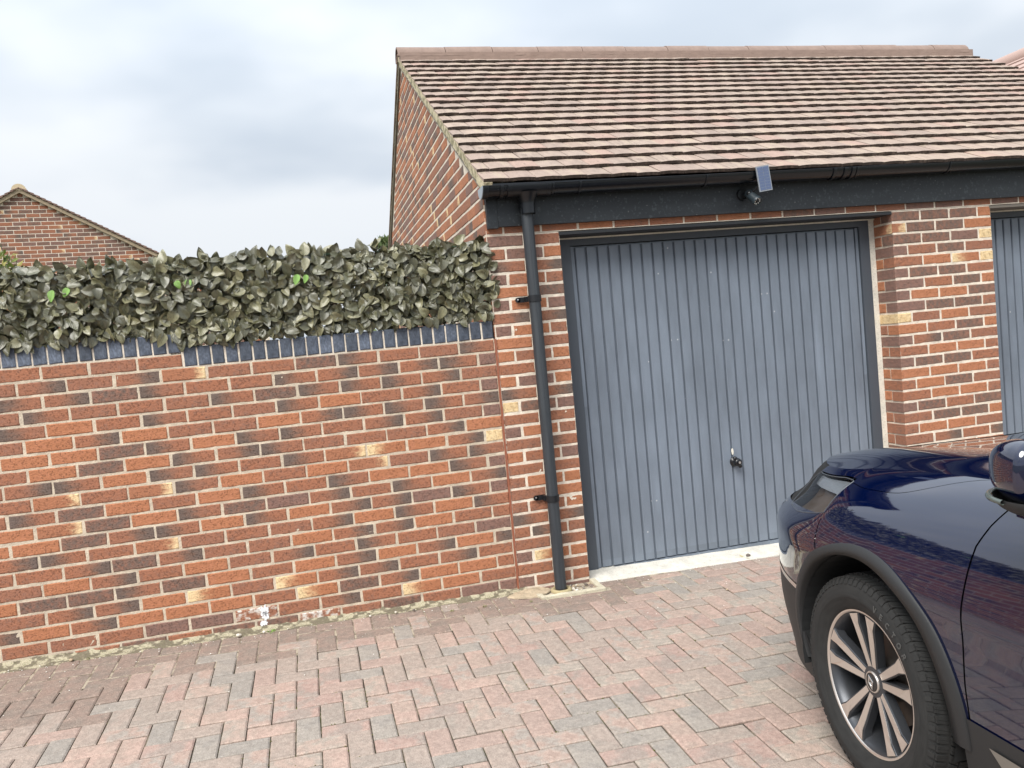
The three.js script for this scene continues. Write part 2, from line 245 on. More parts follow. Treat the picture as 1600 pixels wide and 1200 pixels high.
{
  const grit = [];
  for (let i = 0; i < 300; i++) { const x = rr(-2.9, 3.2), far = rnd() < 0.5, z = far ? rr(0.03, 0.10) : 0.04 + Math.pow(rnd(), 2) * 0.7, s = rr(0.0012, 0.0035), m = new THREE.Mesh(pick(stoneGeos)); m.scale.setScalar(s); m.position.set(x, gy(x, z) + s * 0.5, z); m.rotation.y = rr(0, 6); grit.push(m); }
  const g = bakeStuff(scene, 'grit', grit, stoneMats[2]); g.userData.label = 'scattered pale grit on the paving along the wall'; g.userData.category = 'grit';
  [[-1.55, 0.058, 0.012], [-1.42, 0.062, 0.009], [-2.36, 0.05, 0.011], [-1.79, 0.06, 0.006], [-0.62, 0.066, 0.008], [-0.72, 0.06, 0.007], [-0.86, 0.058, 0.006], [1.08, 0.47, 0.008]].forEach(([x, z, s], i) => { const m = mesh(numbered('pebble'), stoneGeos[i % 5], stoneMats[(i * 2) % 5], scene); m.scale.setScalar(s); m.position.set(x, gy(x, z) + s * 0.5 + (i < 7 ? 0.006 : 0), z); m.rotation.y = i; m.userData = { label: i < 7 ? 'small loose pebble lying on the mortar strip at the wall foot' : 'small pale pebble lying on the paving before the garage door', category: 'pebble' }; if (i < 7) m.userData.group = 'pebbles at the wall foot'; });
}

// ---------------------------------------------------------------- garden wall
const rowsGW = ['LrrLdrryRrRr', 'pLRRRLrrLdRL', 'rRLLLdLrrrLr', 'prRroLrrLroL', 'RLLLRorroRor', 'prRRrLLoLdoo', 'oRrrrLRLodor', 'YRolyLrLLoLR', 'LLryoroLyryr', 'pLooLrLorodL', 'RoLrRpdLodyo', 'pLpRRoLoLRdo', 'LoLoRrrryrLR', 'LroRRorrRdRr', 'prrLrRrorRor', 'RoRoRorodLdd', 'rRrRRlrloRRr', 'rooRdlroooRo', 'rolrRrwpprrr', 'pprdrwddrdrp', 'pdpprdpdpprd'];
const BH = 0.0630, BW = 0.2135, BP = 0.225;
const STEP = -1.682;
const wallThing = thing('garden_wall', 'red brick garden wall with blue-grey brick coping beside the garage', 'wall');
{
  const core = mesh('mortar_core', merge([box(STEP, -0.004, -0.35, bed(8) - 0.004, -0.212, -0.007), box(-6.2, STEP, -0.35, bed(7) - 0.004, -0.212, -0.007), pointing(-3.1, -0.006, -0.08, bed(8) - 0.002, -0.0028, 5), pointing(-3.1, STEP, bed(8) - 0.002, bed(7) - 0.002, -0.0028, 6), box(-6.2, -3.1, -0.35, bed(7) - 0.006, -0.21, -0.0032)]), gardenMortarMat, wallThing);
  const rest = [];
  for (let r = -1; r < 22; r++) {
    const yc = (bed(8 + r) + bed(9 + r)) / 2, odd = ((r % 2) + 2) % 2 === 1; let x = -0.0065, n = 0;
    const row = rowsGW[r] || '';
    while (x > -6.1) {
      const half = odd && n === 0, w = half ? 0.0975 : n === 0 ? 0.2035 : BW, x1 = x - w;
      if (r >= 0 || x <= STEP + 0.02) {
        const vis = screenArea(x - w / 2, yc, 0, 1) > 0 && yc > -0.03;
        const b = brick(null, x - w / 2 + rr(-0.0015, 0.0015), yc + rr(-0.001, 0.001), rr(-0.0012, 0.0014), w + rr(-0.003, 0.003), BH + rr(-0.0015, 0.0015) * 0, 0.1, r === -1 ? 'r' : row[n] || null); b.rotation.z = rr(-0.004, 0.004);
        if (vis) wallThing.add(b); else rest.push(b);
      }
      x = x1 - (0.225 - BW); n++;
      if (r === -1 && n === 7) x = Math.min(x, STEP);
    }
  }
  console.log('garden bricks', wallThing.children.length);
  bakeStuff(wallThing, 'bricks_beyond', rest, brickMat);
  // coping: blue engineering bricks on edge
  const cm = tex(512, 256, (i, j) => { const n = fbm(i * 0.02, j * 0.03, 4, 91), f = h2(i, j, 92), s = fbm(i * 0.12, j * 0.12, 3, 95); const c = mix3([74, 82, 96], [104, 112, 126], clamp(n * 1.6 - 0.4)), k = 0.84 + (s - 0.5) * 0.5 + f * 0.2; return [c[0] * k, c[1] * k, c[2] * k]; });
  const cmats = [0, 1, 2, 3].map(k => { const t = cm.clone(); t.offset.set(k * 0.27, k * 0.4); t.repeat.set(3, 3); t.needsUpdate = true; return std({ map: t, roughness: 0.5, bumpMap: mortarBump, bumpScale: 0.0015, color: new THREE.Color().setScalar(0.72 + 0.14 * k) }); });
  const geos = [0, 1, 2].map(s => { const g = brickGeo(0.0605, 0.101, 0.215, 'd', 0, 0, s).clone(); return metric(g); });
  const mort = [];
  for (const [xa, xb, yb] of [[-0.008, STEP, bed(8)], [STEP, -6.1, bed(7)]]) {
    let x = xa; mort.push(box(xb - 0.05, xa, yb - 0.004, yb + 0.098, -0.212, -0.005));
    const pt = xa > -0.1 ? (xa - STEP - 0.004) / 24 : 0.0705; while (x - 0.05 > xb) { const m = mesh('coping_brick', pick(geos), pick(cmats), null); m.position.set(x - 0.0305, yb + 0.0555, rr(-0.001, 0.002)); m.rotation.z = rr(-0.012, 0.012); m.rotation.y = rr(-0.01, 0.01); m.scale.x = pt / 0.0705; if (x > -2.95) wallThing.add(m); x -= pt; }
  }
  mesh('coping_mortar', merge(mort), mortarMat, wallThing);
  // brown mastic in the movement joint against the garage
  const jt = lumpy(metric(new THREE.BoxGeometry(0.0125, bed(8) - bed(28.2), 0.012, 1, 60, 1)), 0.003, 12, 4); jt.translate(0.0, (bed(8) + bed(28.2)) / 2, -0.003);
  mesh('movement_joint', jt, std({ color: new THREE.Color('#8f563f'), roughness: 0.7 }), wallThing);
  core.userData.label = 'pale cream mortar joints';
  for (const [x, y, w, h] of [[-1.413, 0.122, 0.026, 0.034], [-1.409, 0.092, 0.018, 0.03], [-1.42, 0.055, 0.022, 0.018]]) { const g = new THREE.CircleGeometry(1, 44), p = g.attributes.position; for (let i = 1; i < p.count; i++) { const k = 0.25 + 1.15 * fbm(i * 0.55 + 9, y * 90, 3, 3); p.setXYZ(i, p.getX(i) * w * k, p.getY(i) * h * k, 0); } const m = mesh('white_splash', metric(g), std({ color: new THREE.Color('#e6e6e8'), roughness: 0.9 }), wallThing); m.position.set(x, y, 0.0028); m.userData.label = 'white splash near the wall foot'; }
}

// ---------------------------------------------------------------- artificial leaf screen on the wall
{
  const leafMap = tex(256, 256, (i, j) => { const u = i / 255 - 0.5, v = j / 255, vein = Math.abs(((v * 7 - Math.abs(u) * 6) % 1 + 1) % 1 - 0.5), mid = Math.abs(u) < 0.018, n = fbm(i * 0.03, j * 0.03, 4, 21); let c = mix3([76, 75, 54], [106, 103, 80], n); if (mid || vein < 0.06) c = mix3(c, [128, 126, 98], 0.35); return c; });
  const leafBump = tex(256, 256, (i, j) => { const u = i / 255 - 0.5, v = j / 255, q = Math.abs(((v * 7 - Math.abs(u) * 6) % 1 + 1) % 1 - 0.5) * 2, b = (0.35 + 0.55 * Math.sin(q * Math.PI / 2)) * (Math.abs(u) < 0.03 ? 0.4 : 1) * 255; return [b, b, b]; }, false);
  const mk = (c, ro) => new THREE.MeshPhysicalMaterial({ map: leafMap, color: new THREE.Color(...c), bumpMap: leafBump, bumpScale: 0.0025, roughness: ro, side: THREE.DoubleSide, specularIntensity: 1, clearcoat: 0.8, clearcoatRoughness: 0.36 });
  const mats = [mk([1, 1, 1], 0.34), mk([0.72, 0.72, 0.64], 0.32), mk([1.9, 1.86, 1.75], 0.36), mk([0.9, 0.92, 0.78], 0.34)];
  const greenMat = new THREE.MeshPhysicalMaterial({ color: new THREE.Color('#7fa653'), bumpMap: leafBump, bumpScale: 0.002, roughness: 0.5, side: THREE.DoubleSide });
  function leafGeo(s) { // base at origin, tip +y, face +z
    const L = [0.076, 0.07, 0.082, 0.064][s], W = [0.053, 0.055, 0.05, 0.047][s], fold = [0.28, 0.45, 0.36, 0.2][s], curl = [0.5, 0.75, 0.3, -0.4][s], st = [0, 0.1, 0.28, 0.5, 0.72, 0.9, 1], P = [], U = [], I = [];
    st.forEach((t) => { const w = W / 2 * Math.pow(Math.sin(Math.PI * Math.pow(t, 0.72)), 0.75) * (1 - 0.12 * t); for (const k of [-1, -0.5, 0, 0.5, 1]) { const a = curl * t, y = L * (curl ? Math.sin(a) / curl : t), z = -L * (curl ? (1 - Math.cos(a)) / curl : 0); const ww = t === 1 || t === 0 ? 0 : w; P.push(k * ww, y, z + Math.abs(k) * ww * fold + 0.002 * Math.sin(t * 9 + k * 3 + s)); U.push(0.5 + k * ww / W, t); } });
    for (let i = 0; i < st.length - 1; i++) for (let k = 0; k < 4; k++) { const a = i * 5 + k; I.push(a, a + 1, a + 5, a + 1, a + 6, a + 5); }
    const g = new THREE.BufferGeometry(); g.setAttribute('position', new THREE.Float32BufferAttribute(P, 3)); g.setAttribute('uv', new THREE.Float32BufferAttribute(U, 2)); g.setIndex(I); g.computeVertexNormals(); return g;
  }
  const geos = [0, 1, 2, 3].map(leafGeo);
  const hedge = thing('leaf_screen', 'screen of olive-green artificial leaves on wire mesh along the wall top', 'leaf screen', [0, 0, 0]);
  const X0 = -3.6, X1 = 0.0, Y0 = 1.585, ZP = -0.035;
  const wires = [], cyl = (a, b, r) => { const d = new THREE.Vector3().subVectors(b, a), g = new THREE.CylinderGeometry(r, r, d.length(), 5, 1); g.applyQuaternion(new THREE.Quaternion().setFromUnitVectors(new THREE.Vector3(0, 1, 0), d.normalize())); g.translate((a.x + b.x) / 2, (a.y + b.y) / 2, (a.z + b.z) / 2); return g; };
  const top = x => 1.985 + 0.012 * x / 2.7 * -1 * -1 + 0.012 * Math.sin(x * 3.1) + 0.01 * Math.sin(x * 7.7 + 1);
  for (let k = 0; k < 8; k++) { const y = 1.615 + k * 0.056; for (let x = X0; x < X1 - 0.01; x += 0.3) wires.push(cyl(new THREE.Vector3(x, y + 0.004 * Math.sin(x * 5 + k), ZP), new THREE.Vector3(Math.min(X1, x + 0.3), y + 0.004 * Math.sin((x + 0.3) * 5 + k), ZP), 0.0014)); }
  for (let x = X0; x < X1; x += 0.058) wires.push(cyl(new THREE.Vector3(x, 1.6, ZP), new THREE.Vector3(x + 0.01, top(x) + 0.0, ZP), 0.0014));
  mesh('wire_mesh', merge(wires), std({ color: new THREE.Color('#2f5a4a'), roughness: 0.5 }), hedge);
  const Ls = [], q = new THREE.Quaternion(), e = new THREE.Euler();
  const put = (x, y, z, ex, ey, ez, sc, mat) => { const m = new THREE.Mesh(pick(geos), mat || pick(mats)); m.name = 'leaf'; m.castShadow = m.receiveShadow = true; m.position.set(x, y, z); e.set(ex, ey, ez, 'YXZ'); m.quaternion.setFromEuler(e); m.scale.setScalar(sc); Ls.push(m); };
  for (let x = X0; x < X1 + 0.005; x += 0.0455) for (let y = x < STEP ? 1.668 : 1.625; y < 2.0; y += 0.0465) {
    const n = 3 + (rnd() < 0.6 ? 1 : 0);
    for (let k = 0; k < n; k++) {
      const up = sstep(1.9, 2.0, y), dir = k === 0 ? Math.PI + rr(-0.7, 0.7) : rr(-2.9, 2.9);
      put(x + rr(-0.022, 0.022), y + rr(-0.02, 0.02), ZP + rr(0.004, 0.05) - up * rr(0, 0.03), rr(-0.75, 0.35), rr(-0.7, 0.7), dir * (1 - 0.35 * up * rnd()), rr(0.82, 1.15));
    }
    for (let k = 0; k < 2; k++) put(x + rr(-0.02, 0.02), y + rr(-0.02, 0.02), ZP - rr(0.004, 0.03), rr(-0.5, 0.5), Math.PI + rr(-0.7, 0.7), rr(-3, 3), rr(0.85, 1.1));
  }
  for (let x = X0; x < X1; x += 0.03) { put(x, top(x) - rr(0.0, 0.035), ZP + rr(-0.03, 0.03), rr(-1.35, -0.3), rr(-1.2, 1.2), rr(-1.6, 1.6), rr(0.85, 1.1)); if (rnd() < 0.6) put(x, top(x) - rr(0.01, 0.04), ZP + rr(-0.01, 0.03), rr(-0.3, 0.3), rr(-0.9, 0.9), rr(-0.8, 0.8), rr(0.8, 1.1)); }
  for (let x = X0; x < X1; x += 0.021) put(x, (x < STEP ? 1.672 : 1.622) + rr(-0.006, 0.012), ZP + rr(0.01, 0.045), rr(-0.45, 0.15), rr(-0.5, 0.5), Math.PI + rr(-0.6, 0.6), rr(0.8, 1.0));
  for (let y = 1.62; y < 1.99; y += 0.03) { put(X1 + rr(-0.01, 0.008), y, ZP + rr(-0.01, 0.06), rr(-0.6, 0.4), rr(0.1, 1.0), -rr(0.9, 2.6), rr(0.85, 1.1)); }
  for (const [x, y] of [[-2.245, 1.91], [-2.17, 1.915], [-1.05, 1.905], [-1.005, 1.9], [-1.66, 1.915], [-1.6, 1.92]]) put(x, y, ZP + 0.058, -0.2, rr(-0.3, 0.3), rr(2.4, 3.6), rr(0.6, 0.8), greenMat);
  Ls.forEach(m => { m.userData.s = screenArea(m.position.x, m.position.y, m.position.z, 1) * (m.position.z > ZP ? 1 : 0.2) * (m.material === greenMat ? 3 : 1) * (1 + (m.position.z - ZP) * 6); });
  Ls.sort((a, b) => b.userData.s - a.userData.s);
  Ls.forEach((m, i) => { m.userData = {}; if (i < 300) { if (m.material === greenMat) m.userData.label = 'bright green leaf'; hedge.add(m); } });
  const bulk = Ls.slice(300).map(m => { m.updateMatrix(); const g = m.geometry.toNonIndexed().applyMatrix4(m.matrix), c = m.material === greenMat ? [2, 3.4, 0.9] : m.material.color.toArray(), a = new Float32Array(g.attributes.position.count * 3); for (let i = 0; i < a.length; i++) a[i] = c[i % 3]; g.setAttribute('color', new THREE.BufferAttribute(a, 3)); return g; });
  const bm = mats[0].clone(); bm.vertexColors = true; bm.color.set(1, 1, 1);
  stuff(mesh('foliage', mergeGeometries(bulk), bm, hedge));
  console.log('leaves', Ls.length);
}

// ---------------------------------------------------------------- garage
const RIDGE = { y: 4.03, z: -2.72 }, EAVE = { y: 2.335, z: 0.165 }, RX0 = -0.022, RX1 = 5.97;
const RANG = Math.atan2(RIDGE.y - EAVE.y, EAVE.z - RIDGE.z), RLEN = Math.hypot(RIDGE.y - EAVE.y, EAVE.z - RIDGE.z);
const garage = thing('garage', 'brick double garage with pitched tiled roof and two grey doors', 'garage');
const black = std({ color: new THREE.Color('#20242a'), roughness: 0.38 }), blackMatt = std({ color: new THREE.Color('#24272b'), roughness: 0.55 });
const OX0 = 0.44, OX1 = 2.695, PX1 = 3.472, DX1 = 5.6;
{
  const yR = z => z > RIDGE.z ? RIDGE.y - 0.06 - (z - RIDGE.z) * Math.tan(RANG) : RIDGE.y - 0.06 - (RIDGE.z - z) * Math.tan(RANG);
  const ZB = -5.55;
  const gable = (x0, x1) => { const s = new THREE.Shape([[0.006, -0.4], [-ZB - 0.0, -0.4], [-ZB, yR(ZB)], [-RIDGE.z, yR(RIDGE.z)], [0.006, yR(-0.006)]].map(p => new THREE.Vector2(...p))); const g = new THREE.ExtrudeGeometry(s, { depth: x1 - x0, bevelEnabled: false }); g.rotateY(Math.PI / 2); g.translate(x0, 0, 0); return metric(g.toNonIndexed()); };
  const wall = mesh('wall', merge([pointing(0.004, OX0 - 0.002, -0.1, bed(0) - 0.001, -0.0026, 21), pointing(OX1 + 0.002, PX1 - 0.002, -0.1, bed(0) - 0.001, -0.0026, 22), gable(0.0032, 0.2), gable(RX1 - 0.25, RX1 - 0.03), box(0.0055, OX0 - 0.0055, -0.4, bed(0), -0.2, -0.0032), box(0.0055, RX1 - 0.06, bed(0) + 0.002, 2.28, -0.2, -0.0032), box(OX1 + 0.0055, PX1 - 0.0055, -0.4, bed(0), -0.2, -0.0032), box(DX1, RX1 - 0.04, -0.4, bed(0), -0.2, -0.0032), box(0.1, RX1 - 0.1, -0.4, 2.3, ZB, ZB + 0.2), box(0.1, RX1 - 0.1, 2.29, 2.31, ZB + 0.1, -0.1)]), mortarMat, garage);
  const parts = [], H = 0.0608;
  const add = (m, pri) => { m.userData.p = pri; parts.push(m); };
  // left pier
  for (let n = 1; n <= 29; n++) { const yc = (bed(n - 1) + bed(n)) / 2, low = n > 27; if (n % 2 === 1) { add(brick(null, 0.0085 + 0.105, yc, rr(-0.001, 0.001), 0.209, H, 0.1, low ? 'p' : null), 9); add(brick(null, 0.3345, yc, rr(-0.001, 0.001), 0.211, H, 0.1, low ? 'p' : null), 9); } else { const sp = { 4: 'prr', 14: 'Ydp', 16: 'po', 8: 'por', 6: 'pop' }[n] || ''; add(brick(null, 0.0085 + 0.0475, yc, rr(-0.001, 0.001), 0.095, H, 0.1, sp[0] || (low ? 'p' : null)), 9); add(brick(null, 0.2225, yc, rr(-0.001, 0.001), 0.213, H, 0.1, sp[1] || null), 9); add(brick(null, 0.389, yc, rr(-0.001, 0.001), 0.1, H, 0.1, sp[2] || null), 9); } }
  // course over the doors
  { let x = 0.0085 + 0.0475; add(brick(null, x, (bed(-1) + bed(0)) / 2, 0, 0.095, H, 0.1), 9); for (let k = 0; k < 26; k++) { const xc = 0.1075 + 0.225 * (k + 0.5); if (xc > RX1 - 0.14) break; add(brick(null, xc, (bed(-1) + bed(0)) / 2, rr(-0.001, 0.001), BW, H, 0.1, k < 8 ? pick(['r', 'o', 'r']) : pick(['r', 'd', 'p', 'r'])), 9); } for (let k = 0; k < 26; k++) { const xc = 0.225 * (k + 0.5); if (xc > RX1 - 0.14) break; add(brick(null, xc + 0.003, (bed(-2) + bed(-1)) / 2, rr(-0.001, 0.001), BW, H, 0.1), 0); } }
  // right pier: long face and the reveal of the door opening
  const DR = 0.205;
  const rp = ['dddo', 'yddo', 'ddpY', 'prdr', 'rolY', 'pddr', 'prdo', 'pood', 'pddr', 'YrOr', 'ordo', 'pRdr', 'roor', 'pddr', 'ooor', 'rodr', 'roor', 'pdrd', 'rddo', 'roor'];
  for (let n = 1; n <= 29; n++) {
    const yc = (bed(n - 1) + bed(n)) / 2, T = (rp[n - 1] || '').replace('O', 'o');
    if (n % 2 === 1) { // stretcher at the arris, header end in the reveal
      for (let k = 0; k < 3; k++) add(brick(null, OX1 + 0.1075 + 0.225 * k, yc, rr(-0.001, 0.001), BW, H, 0.1025, T[k] || null), k === 0 ? 10 : 9);
      add(brick(null, OX1 + 0.675 + 0.0505, yc, 0, 0.101, H, 0.1, T[3] || null), 9);
      add(brick(null, OX1, yc, -0.1125 - (DR - 0.1125) / 2, DR - 0.1125, H, 0.09, n === 9 || n === 15 ? 'l' : null, -Math.PI / 2), 8);
    } else {
      add(brick(null, OX1 + 0.05125, yc, rr(-0.001, 0.001), 0.1025, H, DR, T[0] || null), 10);
      for (let k = 0; k < 3; k++) { const w = k < 2 ? BW : PX1 - (OX1 + 0.1125 + 0.45); add(brick(null, OX1 + 0.1125 + 0.225 * k + w / 2, yc, rr(-0.001, 0.001), w, H, 0.1, T[k + 1] || null), 9); }
    }
  }
  for (let n = 1; n <= 29; n++) { const yc = (bed(n - 1) + bed(n)) / 2; add(brick(null, DX1 + 0.11, yc, 0, 0.205, H, 0.1), 0); add(brick(null, DX1 + 0.275, yc, 0, 0.1, H, 0.1), 0); }
  // gable end, facing the neighbours' side (-x)
  for (let n = -28; n <= 29; n++) {
    const yc = (bed(n - 1) + bed(n)) / 2, odd = ((n % 2) + 2) % 2 === 1; let z = odd ? -0.1125 : -0.2245;
    if (odd) { z = -0.112; } else { z = -0.226; }
    if (n <= 0 || n > 0) { const w0 = odd ? 0.1 : 0.2145; const zc = -0.004 - w0 / 2; if (yc + H / 2 < yR(zc - 0.05)) { const low = n > 8; add(brick(null, 0, yc, zc, w0, H, 0.006 + 0.02, null, -Math.PI / 2), low ? -5 : 5 + yc * 0.2); } }
    for (; z > ZB + 0.05;) { const w = BW, zc = z - w / 2; z -= 0.225; if (Math.min(yR(zc - w / 2), yR(zc + w / 2)) < yc - 0.02) continue; const s = screenArea(0, yc, zc, 1); const m = brick(null, 0, yc, zc, w, H, 0.03, pick('rrrooodLRRppyr'.split('')), -Math.PI / 2); add(m, yc > 1.95 && s > 0 ? 3 + s * 10 : -6); }
  }
  parts.sort((a, b) => b.userData.p - a.userData.p);
  const rest = []; parts.forEach((m, i) => { m.userData = {}; if (i < 300) wall.add(m); else rest.push(m); });
  bakeStuff(wall, 'bricks_beyond', rest, brickMat); console.log('garage bricks', parts.length);

  // roof tiles
  const tileT = [[174, 153, 139], [178, 157, 142], [170, 149, 136], [180, 160, 144], [173, 154, 140], [178, 151, 137], [175, 156, 141], [167, 148, 135]];
  const tmap = tex(1024, 512, (i, j) => { const cx = i >> 7, cy = j >> 7, id = cy * 8 + cx, gx = i & 127, g2 = j & 127, T = tileT[(id * 3 + cy) % 8]; const n = fbm(gx * 0.03 + id * 5, g2 * 0.02, 4, id + 200), f = h2(gx, g2, id), st = fbm(gx * 0.08, g2 * 0.02, 3, id + 300), ed = sstep(0.1, 0.0, g2 / 127); let c = mix3(T, [120, 104, 94], sstep(0.62, 0.8, st) * 0.5 * (id % 5 === 0 ? 1 : 0.15)); c = mix3(c, [166, 160, 128], sstep(0.62, 0.74, n) * 0.25); c = mix3(c, [62, 50, 43], sstep(0.075, 0.045, g2 / 127) * (0.75 + 0.25 * sstep(0.3, 0.6, fbm(gx * 0.1, g2 * 0.3 + id, 3, 7)))); const k = 0.9 + (f - 0.5) * 0.2 + (n - 0.5) * 0.2; return [c[0] * k, c[1] * k, c[2] * k]; });  // dark lower tile edge: grainy dirt brown with the edge's shade painted in
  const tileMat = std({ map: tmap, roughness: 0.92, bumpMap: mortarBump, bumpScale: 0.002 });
  const edgeMap = tex(256, 64, (i, j) => { const n = fbm(i * 0.05, j * 0.08, 4, 401), f = h2(i, j, 5); const c = mix3([104, 82, 68], [52, 44, 38], sstep(0.35, 0.65, n)), k = 0.8 + f * 0.4; return [c[0] * k, c[1] * k, c[2] * k]; });
  const roof = mesh('roof', (() => { const t = 0.05, off = 0.055; const A = [[RX0 + 0.01, EAVE.y - off, EAVE.z - 0.06], [RX1 - 0.01, EAVE.y - off, EAVE.z - 0.06], [RX1 - 0.01, RIDGE.y - off, RIDGE.z], [RX0 + 0.01, RIDGE.y - off, RIDGE.z]]; const zb = 2 * RIDGE.z - EAVE.z; return quads([A, [[RX0, EAVE.y - 0.0, zb], [RX0, RIDGE.y, RIDGE.z], [RX1, RIDGE.y, RIDGE.z], [RX1, EAVE.y, zb]], [[RX0, EAVE.y - 0.06, zb], [RX1, EAVE.y - 0.06, zb], [RX1, RIDGE.y - off, RIDGE.z], [RX0, RIDGE.y - off, RIDGE.z]]]); })(), std({ color: new THREE.Color('#4a3d36'), roughness: 1 }), garage);
  const NR = 19, GAUGE = (RLEN - 0.06) / NR, TW = 0.15;
  const tgeo = {};
  function tileGeo(w, cell, s) { const key = w.toFixed(3) + cell + '_' + s; if (tgeo[key]) return tgeo[key]; const r = mulberry(s * 71 + 3), L = GAUGE + 0.045, th = 0.018, u0 = (cell & 7) / 8, v0 = (cell >> 3) / 4, P = [], I = [], U = [], top = [], bot = []; const nx = 3, ny = 1, sag = 0.0022 + r() * 0.002, tw = (r() - 0.5) * 0.006;
    const Q = []; const vert = (x, y, z, u, v) =>  { P.push(x, y, z); U.push(u0 + lerp(0.03, 0.97, u) / 8, v0 + lerp(0.03, 0.97, v) / 4); return P.length / 3 - 1; };
    const f = (i, k, dn) => { const u = i / nx, x = (u - 0.5) * w, cam = sag * (1 - (2 * u - 1) ** 2) + tw * (u - 0.5) * (1 - k); const y0 = k === 0 ? (r() - 0.5) * 0.0 : 0; return [x, cam - (dn ? th : 0), k * L, u, k]; };
    const grid = (dn) => { const ids = []; for (let k = 0; k <= 1; k++) for (let i = 0; i <= nx; i++) ids.push(vert(...f(i, k, dn))); for (let i = 0; i < nx; i++) I.push(ids[i], ids[i + nx + 1], ids[i + 1], ids[i + 1], ids[i + nx + 1], ids[i + nx + 2]); };
    grid(false); const gridV = P.length / 3; for (let i = 0; i < gridV; i++) if (P[i * 3 + 2] === 0) U[i * 2 + 1] = v0 + 0.1 / 4;
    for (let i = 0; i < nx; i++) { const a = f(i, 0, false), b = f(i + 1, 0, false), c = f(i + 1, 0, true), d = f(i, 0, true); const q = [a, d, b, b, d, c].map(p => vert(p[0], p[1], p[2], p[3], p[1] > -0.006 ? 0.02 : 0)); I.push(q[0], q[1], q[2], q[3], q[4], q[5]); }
    for (const i of [0, nx]) { const a = f(i, 0, false), b = f(i, 1, false), c = f(i, 1, true), d = f(i, 0, true); const q = [a, b, c, a, c, d].map(p => vert(p[0], p[1], p[2], p[3], p[4])); i === 0 ? I.push(...q) : I.push(q[0], q[2], q[1], q[3], q[5], q[4]); }
    const g = new THREE.BufferGeometry(); g.setAttribute('position', new THREE.Float32BufferAttribute(P, 3)); g.setAttribute('uv', new THREE.Float32BufferAttribute(U, 2)); g.setIndex(I); g.rotateX(0); g.computeVertexNormals(); const g2 = g.toNonIndexed(); g2.computeVertexNormals(); return tgeo[key] = g2; }
  const tiles = [];
  for (let k = 0; k < NR; k++) {
    const d = k * GAUGE, yy = EAVE.y + Math.sin(RANG) * d, zz = EAVE.z - Math.cos(RANG) * d; let x = RX0 + 0.004, first = true;
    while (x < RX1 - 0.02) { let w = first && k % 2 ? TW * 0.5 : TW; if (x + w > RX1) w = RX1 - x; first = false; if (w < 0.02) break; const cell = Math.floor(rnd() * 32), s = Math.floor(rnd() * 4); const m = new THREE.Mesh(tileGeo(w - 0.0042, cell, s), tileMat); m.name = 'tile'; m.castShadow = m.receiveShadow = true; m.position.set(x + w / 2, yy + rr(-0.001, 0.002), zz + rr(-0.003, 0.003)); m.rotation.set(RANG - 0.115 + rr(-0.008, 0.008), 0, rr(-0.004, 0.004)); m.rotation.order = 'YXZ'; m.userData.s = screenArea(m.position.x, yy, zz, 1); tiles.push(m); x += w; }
  }
  // tile geometry runs up the slope along +z of the mesh: turn it to face up-slope (-z)
  for (const key in tgeo) { const g = tgeo[key]; g.rotateY(Math.PI); g.computeBoundingSphere(); }
  tiles.sort((a, b) => b.userData.s - a.userData.s);
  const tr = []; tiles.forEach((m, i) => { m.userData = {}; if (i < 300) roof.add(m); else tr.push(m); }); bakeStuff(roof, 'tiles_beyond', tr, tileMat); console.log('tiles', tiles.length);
  // ridge tiles, bedded in mortar
  const rt = (() => { const P = []; const n = 12, r = 0.105, L = 0.425; const g = new THREE.CylinderGeometry(r, r, L - 0.006, 18, 1, true, 0, Math.PI); g.rotateZ(Math.PI / 2); g.rotateX(-Math.PI / 2 * 0); const g2 = new THREE.CylinderGeometry(r - 0.014, r - 0.014, L - 0.006, 18, 1, true, 0, Math.PI); g2.rotateZ(Math.PI / 2); const ring = [-1, 1].map(s => { const q = new THREE.RingGeometry(r - 0.014, r, 18, 1, 0, Math.PI); q.rotateY(Math.PI / 2); q.translate(s * (L - 0.006) / 2, 0, 0); return q; }); return { g, g2, ring, L }; })();
  const probe = rt.g.attributes.position; let maxy = -1, miny = 1; for (let i = 0; i < probe.count; i++) { maxy = Math.max(maxy, probe.getY(i)); miny = Math.min(miny, probe.getY(i)); }
  const fix = g => { if (miny < -0.05) { if (maxy < 0.05) g.rotateX(Math.PI); else g.rotateX(Math.PI / 2); } return g; };
  fix(rt.g); { let mn = 1; const p = rt.g.attributes.position; for (let i = 0; i < p.count; i++) mn = Math.min(mn, p.getY(i)); if (mn < -0.05) { rt.g.rotateX(Math.PI); fix(rt.g2); rt.g2.rotateX(Math.PI); } else fix(rt.g2); }
  const ridgeGeo = metric(merge([rt.g, rt.g2, ...rt.ring])); const rmap = tex(256, 256, (i, j) => { const n = fbm(i * 0.03, j * 0.03, 4, 71), f = h2(i, j, 72), k = 0.88 + n * 0.16 + (f - 0.5) * 0.12; return [146 * k, 125 * k, 114 * k]; }); rmap.repeat.set(3, 3); const ridgeMat = std({ map: rmap, roughness: 0.92, side: THREE.DoubleSide });
  for (let k = 0; k < 14; k++) { const m = mesh('ridge_tile', ridgeGeo, ridgeMat, roof); m.position.set(RX0 - 0.012 + rt.L * (k + 0.5), RIDGE.y - 0.045 + rr(-0.003, 0.004), RIDGE.z + 0.015); m.rotation.z = rr(-0.006, 0.006); if (m.position.x > RX1 - 0.1) { roof.remove(m); } }
  mesh('ridge_mortar', lumpy(metric(new THREE.BoxGeometry(RX1 - RX0 - 0.02, 0.07, 0.2, 60, 1, 1)).translate((RX0 + RX1) / 2, RIDGE.y - 0.05, RIDGE.z + 0.02), 0.008, 9, 3), ridgeMat, roof);
